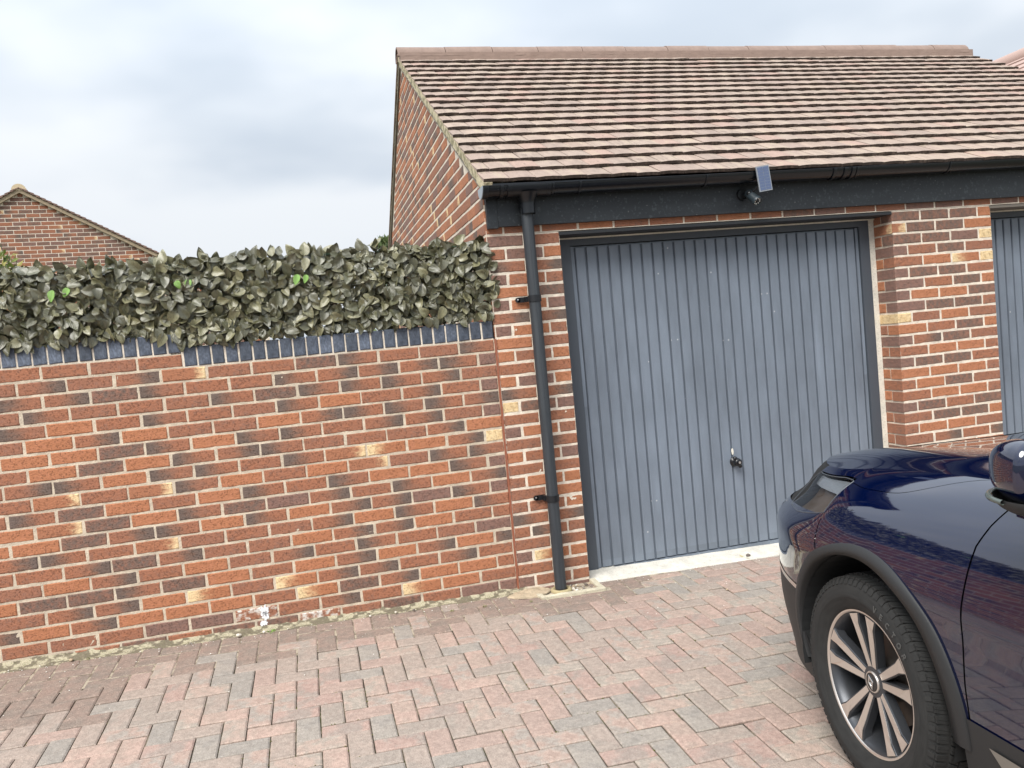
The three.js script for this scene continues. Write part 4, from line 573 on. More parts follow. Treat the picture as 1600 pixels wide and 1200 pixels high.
  {
    const P = []; const tz = -0.19;
    for (const [z, y] of [...seam, ...lampB.slice(1)]) P.push(uv(z + gap, y));
    for (let k = 0; k <= 12; k++) { const [a, b] = lampTop(k / 12); P.push([a, b + 0.012]); }
    P.splice(P.length - 13, 13); for (const q of seamTop) P.push([q[0], q[1] - 0.0012]);
    for (let i = doorLine.length - 1; i >= 0; i--) P.push(uv(doorLine[i][0] - gap, doorLine[i][1]));
    const ar = archO.filter(p => p[0] > -0.23 || p[1] > 0.7).reverse(); for (const [z, y] of ar) if (!(z < -0.217 && y < 0.725)) P.push(uv(z, y));
    both('front_wing', panel(P, 0.022, 0.02, S), paint);
  }
  { // bumper: painted upper, plastic lower
    const P = [], lowY = 0.55; for (const [z, y] of [...seam]) P.push(uv(z - gap, y));
    const us = uOfZ(-0.305 - gap), n = 24; for (let k = 1; k <= n; k++) { const u = lerp(us, -UE, k / n); P.push([u, vOfY(u, lerp(0.84, 0.79, Math.min(1, k / 10)))]); }
    for (let k = n; k >= 0; k--) { const u = lerp(uOfZ(-0.36), -UE, k / n); P.push([u, vOfY(u, lowY)]); }
    for (const [z, y] of archO.filter(p => p[0] < -0.212 && p[1] > lowY && p[1] < 0.73)) P.push(uv(z, y));
    both('front_bumper', panel(P, 0.03, 0.03, S), paint);
    const Q = []; for (let k = 0; k <= n; k++) { const u = lerp(uOfZ(-0.365), -UE, k / n); Q.push([u, vOfY(u, lowY - 0.022)]); } for (let k = n; k >= 0; k--) { const u = lerp(uOfZ(-0.33), -UE, k / n); Q.push([u, vOfY(u, lerp(0.235, 0.19, 1))]); } Q.push(uv(-0.33, 0.3), uv(-0.375, 0.42));
    both('lower_bumper', panel(Q, 0.03, 0.03, S), plastic);
    const Rr = []; for (let k = 0; k <= n; k++) { const u = lerp(uOfZ(-0.37), -UE, k / n); Rr.push([u, vOfY(u, lowY - 0.003)]); } for (let k = n; k >= 0; k--) { const u = lerp(uOfZ(-0.37), -UE, k / n); Rr.push([u, vOfY(u, lowY - 0.02)]); }
    both('bumper_strip', panel(Rr, 0.03, 0.02, S, 0.002), chrome);
    // headlight between bumper and bonnet
    const lp = []; for (const [z, y] of lampB) lp.push(uv(z - gap, y)); const un = uOfZ(-0.66); for (let k = 0; k <= 12; k++) lp.push(lampTop(k / 12)); for (let k = 12; k >= 1; k--) { const u = lerp(us, un, k / 12); lp.push([u, vOfY(u, lerp(0.846, 0.798, Math.min(1, k / 8)))]); }
    both('headlight_lens', panel(lp, 0.02, 0.02, S), new THREE.MeshPhysicalMaterial({ color: 0xffffff, transmission: 1, thickness: 0, roughness: 0.02, ior: 1.5 }));
    both('headlight_housing', panel(lp, 0.03, 0.03, S, -0.035), std({ color: new THREE.Color('#6a5a4a'), metalness: 0.6, roughness: 0.3 }));
    { const rp = []; for (let k = 1; k <= 12; k++) { const [a, b] = lampTop(k / 12); rp.push([a, b - 0.006]); } for (let k = 12; k >= 2; k--) { const u = lerp(us, un, k / 12), [a, b] = lampTop(k / 12); rp.push([a, lerp(vOfY(a, 0.85), b, 0.5)]); } both('headlight_reflector', panel(rp, 0.02, 0.02, S, -0.014), std({ color: new THREE.Color('#b9bfc4'), metalness: 0.8, roughness: 0.25 })); }
    const rim = lp.map(([a, b]) => S(a, b)); rim.push(rim[0].clone()); both('headlight_seal', clean(new THREE.TubeGeometry(new THREE.CatmullRomCurve3(rim), 90, 0.0018, 6)), std({ color: new THREE.Color('#4a4f55'), roughness: 0.25 }));
    const gr = []; for (let k = 0; k <= 10; k++) gr.push([lerp(un - 0.006, -UE, k / 10), 1]); for (let k = 10; k >= 0; k--) { const u = lerp(un - 0.006, -UE, k / 10); gr.push([u, vOfY(u, 0.796)]); } both('grille', panel(gr, 0.05, 0.05, S, -0.003), darkIn);
  }
  { // bonnet, its front edge following the lamps
    const f = (x, z) => new THREE.Vector3(x, H(x, z) - 0.05 * Math.pow(sstep(0.10, 0, z - zf(x)), 1.6) * sstep(0.42, 0.7, Math.min(x, W - x)), z), zf = x => { const xx = Math.min(x, W - x); let lo = -UE, hi = 0.2; for (let k = 0; k < 30; k++) { const m = (lo + hi) / 2, s = S(m, 1); if (s.x > xx) lo = m; else hi = m; } return S((lo + hi) / 2, 1).z; };
    const P = [], n = 30, x0 = XBz(0.555), Lb = []; for (let k = 0; k <= 60; k++) { const q = S(lerp(-UE + 0.004, uOfZ(0.555), k / 60), 1); Lb.push([q.x, q.z]); } for (let k = Lb.length - 1; k >= 0; k--) P.push(Lb[k]); for (const [x, z] of Lb) P.push([W - x, z]); for (let k = n - 1; k >= 1; k--) { const x = lerp(x0, W - x0, k / n), q = Math.abs(x - 0.92) / 0.75; P.push([x, 0.42 + 0.14 * q * q]); }
    const bn = mesh('bonnet', panel(P, 0.03, 0.03, f), paint, car);
    { const Q = seamTop.map(q => [q[0], Math.min(1, q[1] + 0.0012)]); const Rv = []; for (let k = 0; k <= 30; k++) Rv.push([lerp(uOfZ(0.56), uOfZ(-0.66), k / 30), 1]); const lt = []; for (let k = 12; k >= 0; k--) { const [a, b] = lampTop(k / 12); lt.push([a, b + 0.012]); } const g = panel([...Q, ...Rv, ...lt], 0.02, 0.015, S); mesh('bonnet_flank', g, paint, bn); mesh('bonnet_flank', mirror(g), paint, bn); }
    const C = []; for (let k = 0; k <= n; k++) { const x = lerp(x0, W - x0, k / n), q = Math.abs(x - 0.92) / 0.75; C.push([x, 0.424 + 0.14 * q * q]); } for (let k = n; k >= 0; k--) { const x = lerp(x0, W - x0, k / n), q = Math.abs(x - 0.92) / 0.75; C.push([x, 0.54 + 0.14 * q * q]); } mesh('scuttle', panel(C, 0.05, 0.05, (x, z) => f(x, z).add(new THREE.Vector3(0, -0.012, 0))), darkIn, car);
  }
  // doors and rear side as plain continuation of the flank; belt at v=0.86
  const VB = 0.9;
  const sideF = (u, v) => { const s = S(u, v); return s; };
  const flankPanel = (name, z0, z1, mat, front) => { const P = []; if (front) { for (const [z, y] of doorLine) P.push(uv(z + gap, y)); } else P.push(uv(z0 + gap, 0.44), [uOfZ(z0 + gap), VB]); const a = uOfZ(front ? 0.50 : z0 + gap), b = uOfZ(z1 - gap); for (let k = 0; k <= 16; k++) P.push([lerp(a, b, k / 16), front ? lerp(0.912, VB, Math.min(1, k / 3)) : VB]); P.push(uv(z1 - gap, 0.43)); both(name, panel(P, 0.04, 0.03, sideF), mat); };
  flankPanel('front_door', 0, 1.42, paint, true); flankPanel('rear_door', 1.42, 2.42, paint, false);
  { const P = [uv(2.42 + gap, 0.82), [uOfZ(2.42 + gap), VB]]; for (let k = 1; k <= 6; k++) P.push([uOfZ(lerp(2.42, 3.62, k / 6)), VB]); P.push(uv(3.62, 0.35), uv(3.12, 0.36)); for (const [z, y] of arc(WB + 0.0, 0.385, 0.408, 0.43, 0, Math.PI * 0.72, 16)) P.push(uv(z, y)); both('rear_wing', panel(P, 0.05, 0.04, sideF), paint); }
  { const P = [uv(0.405, 0.43), uv(2.30, 0.43), uv(2.27, 0.22), uv(0.40, 0.22)]; const d = dens(P, 6); both('sill_trim', panel(d, 0.05, 0.02, sideF, 0.004), plastic); const Q = dens([uv(0.50, 0.385), uv(2.2, 0.385), uv(2.2, 0.34), uv(0.54, 0.34)], 6); both('sill_strip', panel(Q, 0.06, 0.02, sideF, 0.009), std({ color: new THREE.Color('#9c9c98'), metalness: 0.85, roughness: 0.3 })); }
  // wheel arch lips
  const archTrim = (cz) => {
    const o = arc(cz + 0.015, 0.385, 0.412, 0.434, Math.PI * 1.08, -0.06, 48), i = arc(cz + 0.012, 0.375, 0.368, 0.392, Math.PI * 1.08, -0.06, 48), P = [], N = [], I = [];
    const at = ([z, y], off) => { const u = uOfZ(z), s = S(u, vOfY(u, y)); s.x -= off; return s; };
    o.forEach((p, k) => { const q = i[k], A = at(p, 0.0), B = at(p, 0.010), mid = [lerp(p[0], q[0], 0.5), lerp(p[1], q[1], 0.5)], M = at(mid, 0.013), C = at(q, 0.009), D = at(q, -0.035); for (const v of [A, B, M, C, D]) P.push(v.x, v.y, v.z); });
    for (let k = 0; k < 48; k++) for (let j = 0; j < 4; j++) { const a = k * 5 + j; I.push(a, a + 1, a + 5, a + 1, a + 6, a + 5); }
    const g = new THREE.BufferGeometry(); g.setAttribute('position', new THREE.Float32BufferAttribute(P, 3)); g.setIndex(I); const g2 = metric(g.toNonIndexed().computeVertexNormals() || g.toNonIndexed()); return g2; };
  const trimOf = cz => { const o = arc(cz + 0.008, 0.36, 0.42, 0.433, Math.PI * 1.06, -0.06, 56), i = arc(cz + 0.0, 0.358, 0.37, 0.398, Math.PI * 1.06, -0.06, 56), P = [], I = []; const at = ([z, y], off) => { const u = uOfZ(z), s = S(u, vOfY(u, y)); s.x -= off; return s; }; o.forEach((p, k) => { const q = i[k], mid = [lerp(p[0], q[0], 0.5), lerp(p[1], q[1], 0.5)]; for (const v of [at(p, -0.003), at(p, 0.0085), at(mid, 0.0125), at(q, 0.009), at(q, -0.04)]) P.push(v.x, v.y, v.z); }); for (let k = 0; k < 56; k++) for (let j = 0; j < 4; j++) { const a = k * 5 + j; I.push(a, a + 5, a + 1, a + 1, a + 5, a + 6); } const g = new THREE.BufferGeometry(); g.setAttribute('position', new THREE.Float32BufferAttribute(P, 3)); g.setIndex(I); const q = g.toNonIndexed(); q.computeVertexNormals(); g.computeVertexNormals(); const s = g.toNonIndexed(); return metricKeep(s); };
  function metricKeep(g) { const n = g.attributes.normal.clone(); const r = metric(g); r.setAttribute('normal', n); return r; }
  both('arch_trim', trimOf(0), plastic); both('arch_trim', trimOf(WB), plastic);
  // inner arch liners: half barrels
  const liner = cz => { const c = new THREE.CylinderGeometry(0.405, 0.405, 0.34, 32, 1, true, 0, Math.PI); c.rotateX(Math.PI / 2); c.rotateZ(0); c.rotateY(Math.PI / 2); return c; };
  for (const cz of [0, WB]) { const P = [], I = [], n = 28; for (let k = 0; k <= n; k++) { const a = lerp(-0.25, Math.PI + 0.25, k / n), z = cz + 0.0 + 0.364 * Math.cos(a), y = 0.358 + 0.396 * Math.sin(a); P.push(0.03, y, z, 0.42, y, z); } for (let k = 0; k < n; k++) { const a = k * 2; I.push(a, a + 1, a + 2, a + 1, a + 3, a + 2); } const c0 = P.length / 3; P.push(0.42, 0.375, cz); for (let k = 0; k <= n; k++) { const a = lerp(-0.25, Math.PI + 0.25, k / n); P.push(0.42, 0.358 + 0.396 * Math.sin(a), cz + 0.364 * Math.cos(a)); } for (let k = 0; k < n; k++) I.push(c0, c0 + 1 + k, c0 + 2 + k); const g = new THREE.BufferGeometry(); g.setAttribute('position', new THREE.Float32BufferAttribute(P, 3)); g.setIndex(I); g.computeVertexNormals(); const gg = metric(g.toNonIndexed()); gg.computeVertexNormals(); both('arch_liner', gg, std({ color: new THREE.Color('#1a1c1d'), roughness: 0.95, side: THREE.DoubleSide })); }
  mesh('underbody', metric(merge([box(0.12, W - 0.12, 0.2, 0.3, 0.42, 2.2), box(0.47, W - 0.47, 0.22, 0.8, -0.7, 3.5), box(0.06, W - 0.06, 0.25, 0.6, 0.5, 2.2)])), darkIn, car);
  // cabin: lofted sections (z, y, half width)
  {
    const loft = (secs, mat, name) => { const P = [], I = []; secs.forEach(s => s.forEach(p => P.push(...p))); const n = secs[0].length; for (let i = 0; i < secs.length - 1; i++) for (let k = 0; k < n - 1; k++) { const a = i * n + k; I.push(a, a + 1, a + n, a + 1, a + n + 1, a + n); } const g = new THREE.BufferGeometry(); g.setAttribute('position', new THREE.Float32BufferAttribute(P, 3)); g.setIndex(I); g.computeVertexNormals(); return mesh(name, metricKeep(g.toNonIndexed()), mat, car); };
    const row = (y, z, x0, n = 12, bow = 0.03, zb = 0.1) => { const o = []; for (let k = 0; k <= n; k++) { const t = k / n * 2 - 1; o.push([0.92 + t * (0.92 - x0), y + bow * (1 - t * t), z - zb * (1 - t * t)]); } return o; };
    loft([row(1.095, 0.66, 0.20, 12, 0.02, 0.13), row(1.25, 0.92, 0.225, 12, 0.025, 0.12), row(1.42, 1.22, 0.255, 12, 0.03, 0.1), row(1.58, 1.52, 0.285, 12, 0.03, 0.08)], glassD, 'windscreen');
    loft([row(1.583, 1.525, 0.28, 12, 0.032, 0.08), row(1.635, 1.75, 0.28, 12, 0.03, 0.05), row(1.655, 2.1, 0.28, 12, 0.03, 0), row(1.64, 2.6, 0.285, 12, 0.03, 0), row(1.58, 3.1, 0.3, 12, 0.03, 0), row(1.5, 3.42, 0.32, 12, 0.03, -0.05)], paint, 'roof');
    loft([row(1.495, 3.43, 0.32, 12, 0.03, -0.05), row(1.12, 3.62, 0.2, 12, 0, -0.12)], glassD, 'rear_window');
    loft([row(1.115, 3.625, 0.19, 12, 0, -0.12), row(0.85, 3.7, 0.12, 12, 0, -0.12), row(0.5, 3.7, 0.06, 12, 0, -0.1), row(0.3, 3.66, 0.12, 12, 0, -0.08)], paint, 'tailgate');
    const sw = (z0, z1, n = 10) => { const P = [], I = []; for (let k = 0; k <= n; k++) { const z = lerp(z0, z1, k / n); const yt = z < 1.52 ? lerp(1.08, 1.575, (z - 0.66) / (1.52 - 0.66)) : z < 3 ? 1.6 : lerp(1.6, 1.5, (z - 3) / 0.43), sB = S(uOfZ(z), VB), xt = lerp(0.2, 0.3, clamp((yt - 1.1) / 0.48)); P.push(sB.x + 0.002, sB.y - 0.004, z, lerp(sB.x, xt, 0.55) - 0.012, lerp(sB.y, yt, 0.5), z, xt, Math.max(yt, sB.y), z); } for (let k = 0; k < n; k++) for (let j = 0; j < 2; j++) { const a = k * 3 + j; I.push(a, a + 1, a + 3, a + 1, a + 4, a + 3); } const g = new THREE.BufferGeometry(); g.setAttribute('position', new THREE.Float32BufferAttribute(P, 3)); g.setIndex(I); g.computeVertexNormals(); return metricKeep(g.toNonIndexed()); };
    both('side_window', sw(0.68, 1.45), glassD); both('side_window', sw(1.5, 2.4), glassD); both('side_window', sw(2.45, 3.4), glassD);
    for (const s of [0, 1]) { const c = new THREE.CatmullRomCurve3([[0.19, 1.09, 0.64], [0.225, 1.27, 0.93], [0.255, 1.44, 1.22], [0.285, 1.6, 1.52]].map(p => new THREE.Vector3(...p))), g = clean(new THREE.TubeGeometry(c, 20, 0.035, 10)); mesh('roof_pillar', s ? mirror(g) : g, paint, car); }
    const ch = []; for (let k = 0; k <= 40; k++) { const z = lerp(0.43, 2.9, (k / 40) ** 1.5), v = z < 0.6 ? lerp(0.96, VB, sstep(0.43, 0.6, z)) : VB, s = S(uOfZ(z), v); ch.push(new THREE.Vector3(s.x - 0.003, s.y + 0.004, z)); } ch.unshift(new THREE.Vector3(ch[0].x + 0.035, ch[0].y + 0.035, ch[0].z - 0.005)); both('window_trim', clean(new THREE.TubeGeometry(new THREE.CatmullRomCurve3(ch), 80, 0.0065, 8)), chrome);
    const tri = new THREE.Shape([[0.44, 1.035], [0.45, 1.06], [0.54, 1.085], [0.68, 1.15], [0.68, 0.99], [0.55, 1.0]].map(p => new THREE.Vector2(...p))); const tg = new THREE.ExtrudeGeometry(tri, { depth: 0.02, bevelEnabled: false }); tg.rotateY(-Math.PI / 2); tg.translate(0.115, 0, 0); both('mirror_base', clean(tg), std({ color: new THREE.Color('#8f7c62'), roughness: 0.15, metalness: 0.6 }));
  }
  { // door mirror
    const g = new THREE.SphereGeometry(1, 40, 28), p = g.attributes.position; for (let i = 0; i < p.count; i++) { let x = p.getX(i), y = p.getY(i), z = p.getZ(i); const sq = (t, e) => Math.sign(t) * Math.pow(Math.abs(t), e); x = sq(x, 0.72); y = sq(y, 0.68); if (z > 0) z *= 0.35; const tp = 1 - 0.18 * (x * 0.5 + 0.5); p.setXYZ(i, x * 0.115, y * 0.08 * tp + 0.012 * (-x), z * 0.115 + Math.abs(x) * 0.02); } g.computeVertexNormals();
    const mp = [-0.1, 1.178, 0.785];
    for (const s of [0, 1]) {
      const hg = metricKeep(g.toNonIndexed()); hg.translate(...mp); const m = mesh('door_mirror', s ? mirror(hg) : hg, paint, car);
      const lo = new THREE.SphereGeometry(1, 32, 14, 0, Math.PI * 2, Math.PI * 0.5, Math.PI * 0.5); lo.scale(0.124, 0.05, 0.108); lo.translate(mp[0] + 0.004, mp[1] - 0.048, mp[2] + 0.01); mesh('mirror_underside', s ? mirror(clean(lo)) : clean(lo), plastic, m);
      const ind = new THREE.TorusGeometry(0.105, 0.006, 8, 40, Math.PI); ind.rotateX(-Math.PI / 2); ind.scale(1.15, 1, 1); ind.translate(mp[0], mp[1] - 0.052, mp[2]); mesh('mirror_indicator', s ? mirror(clean(ind)) : clean(ind), std({ color: new THREE.Color('#545c58'), roughness: 0.2 }), m);
      const arm = new THREE.CapsuleGeometry(0.024, 0.12, 6, 12); arm.rotateZ(Math.PI / 2); arm.translate(0.04, 1.095, 0.76); mesh('mirror_arm', s ? mirror(clean(arm)) : clean(arm), plastic, m);
      const gl = new THREE.CircleGeometry(1, 32); gl.scale(0.105, 0.066, 1); gl.translate(mp[0], mp[1], mp[2] + 0.0402 + 0.012); mesh('mirror_glass', s ? mirror(clean(gl)) : clean(gl), chrome, m);
    }
  }
  // wheels: local wheel frame, axle along x, outer face towards -x
  {
    const R = 0.362, wheel = new THREE.Group(); wheel.name = 'wheel';
    const rubberMap = tex(256, 256, (i, j) => { const n = fbm(i * 0.05, j * 0.05, 4, 171), f = h2(i, j, 172), k = 0.85 + (n - 0.5) * 0.4 + (f - 0.5) * 0.15; return [42 * k, 42 * k, 41 * k]; }); rubberMap.repeat.set(4, 4); const rubber = std({ map: rubberMap, roughness: 0.88 });
    const prof = [[0.236, -0.078], [0.243, -0.092], [0.252, -0.1], [0.27, -0.109], [0.285, -0.114], [0.287, -0.1165], [0.30, -0.1165], [0.302, -0.114], [0.318, -0.1125], [0.33, -0.1075], [0.338, -0.103], [0.346, -0.096], [0.3515, -0.086], [0.354, -0.06], [0.3545, 0], [0.354, 0.06], [0.3515, 0.086], [0.338, 0.103], [0.30, 0.115], [0.26, 0.105], [0.236, 0.08]].map(p => new THREE.Vector2(p[0], p[1]));
    const lathe = (pts, n = 96) => clean(new THREE.LatheGeometry(pts, n).rotateZ(-Math.PI / 2)); // axis y -> x ; y=-: -x? 
    const tyre = mesh('tyre', lathe(prof), rubber, wheel);
    // tread blocks: five bands with sipes
    const blocks = []; const bk = (a, x0, x1, th, r, sk) => { const n = 2, g = new THREE.BoxGeometry(x1 - x0, 0.0085, th, 1, 1, 1); const p = g.attributes.position; for (let i = 0; i < p.count; i++) { p.setZ(i, p.getZ(i) + (p.getX(i)) * sk); if (p.getY(i) > 0) { p.setX(i, p.getX(i) * 0.93); p.setZ(i, p.getZ(i) * 0.97); } } g.translate((x0 + x1) / 2, r + 0.0035, 0); g.rotateX(a); return clean(g); };
    const NB = 74; for (let k = 0; k < NB; k++) { const a = k / NB * Math.PI * 2, st = 2 * Math.PI * 0.356 / NB; for (const [x0, x1, r, sk, ph, fr] of [[-0.099, -0.06, 0.3475, 0.25, 0, 0.74], [-0.055, -0.024, 0.3535, 0.5, 0.4, 0.82], [-0.019, 0.019, 0.354, 0, 0.1, 0.86], [0.024, 0.055, 0.3535, -0.5, 0.6, 0.82], [0.06, 0.099, 0.3475, -0.25, 0.2, 0.74]]) { blocks.push(bk(a + ph * 2 * Math.PI / NB, x0, x1, st * fr * 0.46, r, sk)); blocks.push(bk(a + (ph + 0.45 * fr + 0.03) * 2 * Math.PI / NB, x0, x1, st * fr * 0.44, r, sk)); } for (const s of [-1]) { const g = new THREE.BoxGeometry(0.005, 0.02, st * 0.55); g.rotateZ(-0.5 * s * -1); g.translate(s * 0.1035, 0.3385, 0); g.rotateX(a); blocks.push(clean(g)); } }
    mesh('tread', metric(merge(blocks)), rubber, tyre);
    const font = await new FontLoader().loadAsync('fonts/droid/droid_sans_bold.typeface.json');
    const letters = []; 'VECTOR'.split('').forEach((ch, k) => { const g = new TextGeometry(ch, { font, size: 0.021, depth: 0.0014, curveSegments: 3 }); g.computeBoundingBox(); g.translate(-(g.boundingBox.max.x + g.boundingBox.min.x) / 2, 0, 0); g.translate(0, 0.2905, 0.1160); const a = -(0.30 + k * 0.118); g.rotateZ(a); g.rotateY(-Math.PI / 2); letters.push(clean(g)); });
    mesh('lettering', metric(merge(letters)), std({ color: new THREE.Color('#4a4a48'), roughness: 0.8 }), tyre);
    const rimDark = std({ color: new THREE.Color('#4c4e52'), metalness: 0.6, roughness: 0.38 }), face = std({ color: new THREE.Color('#d6cec6'), metalness: 0.8, roughness: 0.3 });
    mesh('rim', lathe([[0.236, 0.08], [0.222, 0.07], [0.21, 0.0], [0.214, -0.05], [0.222, -0.075], [0.232, -0.0865], [0.2415, -0.0925], [0.2435, -0.0885], [0.236, -0.078]].map(p => new THREE.Vector2(...p))), rimDark, wheel);
    mesh('rim_edge', lathe([[0.2335, -0.0885], [0.236, -0.0915], [0.2385, -0.0935], [0.2425, -0.0935], [0.2425, -0.0925]].map(p => new THREE.Vector2(...p))), face, wheel);
    mesh('brake_disc', lathe([[0.0, -0.015], [0.075, -0.015], [0.08, 0.0], [0.15, 0.0], [0.15, 0.012], [0.0, 0.012]].map(p => new THREE.Vector2(...p)), 48), std({ color: new THREE.Color('#6a625c'), metalness: 0.7, roughness: 0.5 }), wheel);
    mesh('hub_back', lathe([[0.0, 0.03], [0.2, 0.03], [0.21, 0.02]].map(p => new THREE.Vector2(...p)), 48), std({ color: new THREE.Color('#0e0e0f'), roughness: 0.9 }), wheel);
    mesh('hub', lathe([[0.0, -0.07], [0.05, -0.07], [0.058, -0.062], [0.062, -0.03], [0.0, -0.02]].map(p => new THREE.Vector2(...p)), 40), rimDark, wheel);
    // ten spokes in five pairs: dark body with machined face
    const spokeShape = (r0, w0, w1, w2, skew) => { const s = new THREE.Shape(); s.moveTo(-w0 + skew * 0.0, 0.043); s.lineTo(w0, 0.043); s.lineTo(w1 + skew * 0.55, 0.15); s.lineTo(w1 * 1.1 + skew * 0.8, 0.195); s.lineTo(w2 + skew, 0.2285); s.lineTo(-w2 + skew, 0.2285); s.lineTo(-w1 * 1.1 + skew * 0.8, 0.195); s.lineTo(-w1 + skew * 0.55, 0.15); s.closePath(); return s; };
    for (let k = 0; k < 5; k++) for (const sd of [-1, 1]) {
      const a = k / 5 * Math.PI * 2 + sd * 0.245 + 0.12;
      const ex = (shape, d, z, bevel) => { const g = new THREE.ExtrudeGeometry(shape, { depth: d, bevelEnabled: bevel > 0, bevelSize: bevel, bevelThickness: bevel, bevelSegments: 1, curveSegments: 4 }); const p = g.attributes.position; for (let i = 0; i < p.count; i++) { const r = p.getY(i); p.setZ(i, p.getZ(i) + z + 0.022 * sstep(0.06, 0.22, r)); } g.rotateZ(a); g.rotateY(-Math.PI / 2); return clean(g); };
      const body = mesh('spoke', ex(spokeShape(0, 0.012, 0.0165, 0.027, sd * 0.009), 0.03, 0.034, 0.002), rimDark, wheel); body.geometry.computeVertexNormals();
      const fc = mesh('machined_face', ex(spokeShape(0, 0.0095, 0.0135, 0.0245, sd * 0.009), 0.0012, 0.0668, 0), face, body); fc.geometry.computeVertexNormals();
    }
    const cap = mesh('centre_cap', lathe([[0.0, -0.079], [0.026, -0.078], [0.031, -0.074], [0.032, -0.066]].map(p => new THREE.Vector2(...p)), 40), std({ color: new THREE.Color('#2a2928'), roughness: 0.35 }), wheel);
    mesh('cap_ring', lathe([[0.031, -0.0755], [0.034, -0.0765], [0.0365, -0.073], [0.036, -0.066]].map(p => new THREE.Vector2(...p)), 40), face, wheel);
    const dia = new THREE.Shape([[0, 0.0235], [0.0145, 0], [0, -0.0235], [-0.0145, 0]].map(p => new THREE.Vector2(...p))); dia.holes.push(new THREE.Path([[0, 0.0125], [-0.0068, 0], [0, -0.0125], [0.0068, 0]].map(p => new THREE.Vector2(...p)))); const em = new THREE.ExtrudeGeometry(dia, { depth: 0.0016, bevelEnabled: true, bevelSize: 0.0006, bevelThickness: 0.0006, bevelSegments: 1 }); em.rotateZ(0.4); em.rotateY(-Math.PI / 2); em.translate(-0.0792, 0, 0); mesh('emblem', clean(em), chrome, cap);
    const bolt = []; for (let k = 0; k < 5; k++) { const a = k / 5 * Math.PI * 2 + 0.1; bolt.push(clean(new THREE.CylinderGeometry(0.0095, 0.0095, 0.02, 6).rotateZ(Math.PI / 2).translate(-0.058, Math.cos(a) * 0.047, Math.sin(a) * 0.047))); } mesh('wheel_bolts', merge(bolt), std({ color: new THREE.Color('#8b8884'), metalness: 0.8, roughness: 0.4 }), wheel);
    for (const [x, z, t] of [[0.109, 0.01, 0], [0.109, WB, 0], [W - 0.109, 0.01, Math.PI], [W - 0.111, WB, Math.PI]]) { const w = wheel.clone(); w.scale.setScalar(0.952); w.position.set(x, R * 0.952 - 0.002, z); w.rotation.order = 'YXZ'; w.rotation.y = t + (z > 1 ? 0 : -0.075); w.rotation.x = z > 1 ? 0.7 : 0; car.add(w); }
  }
}

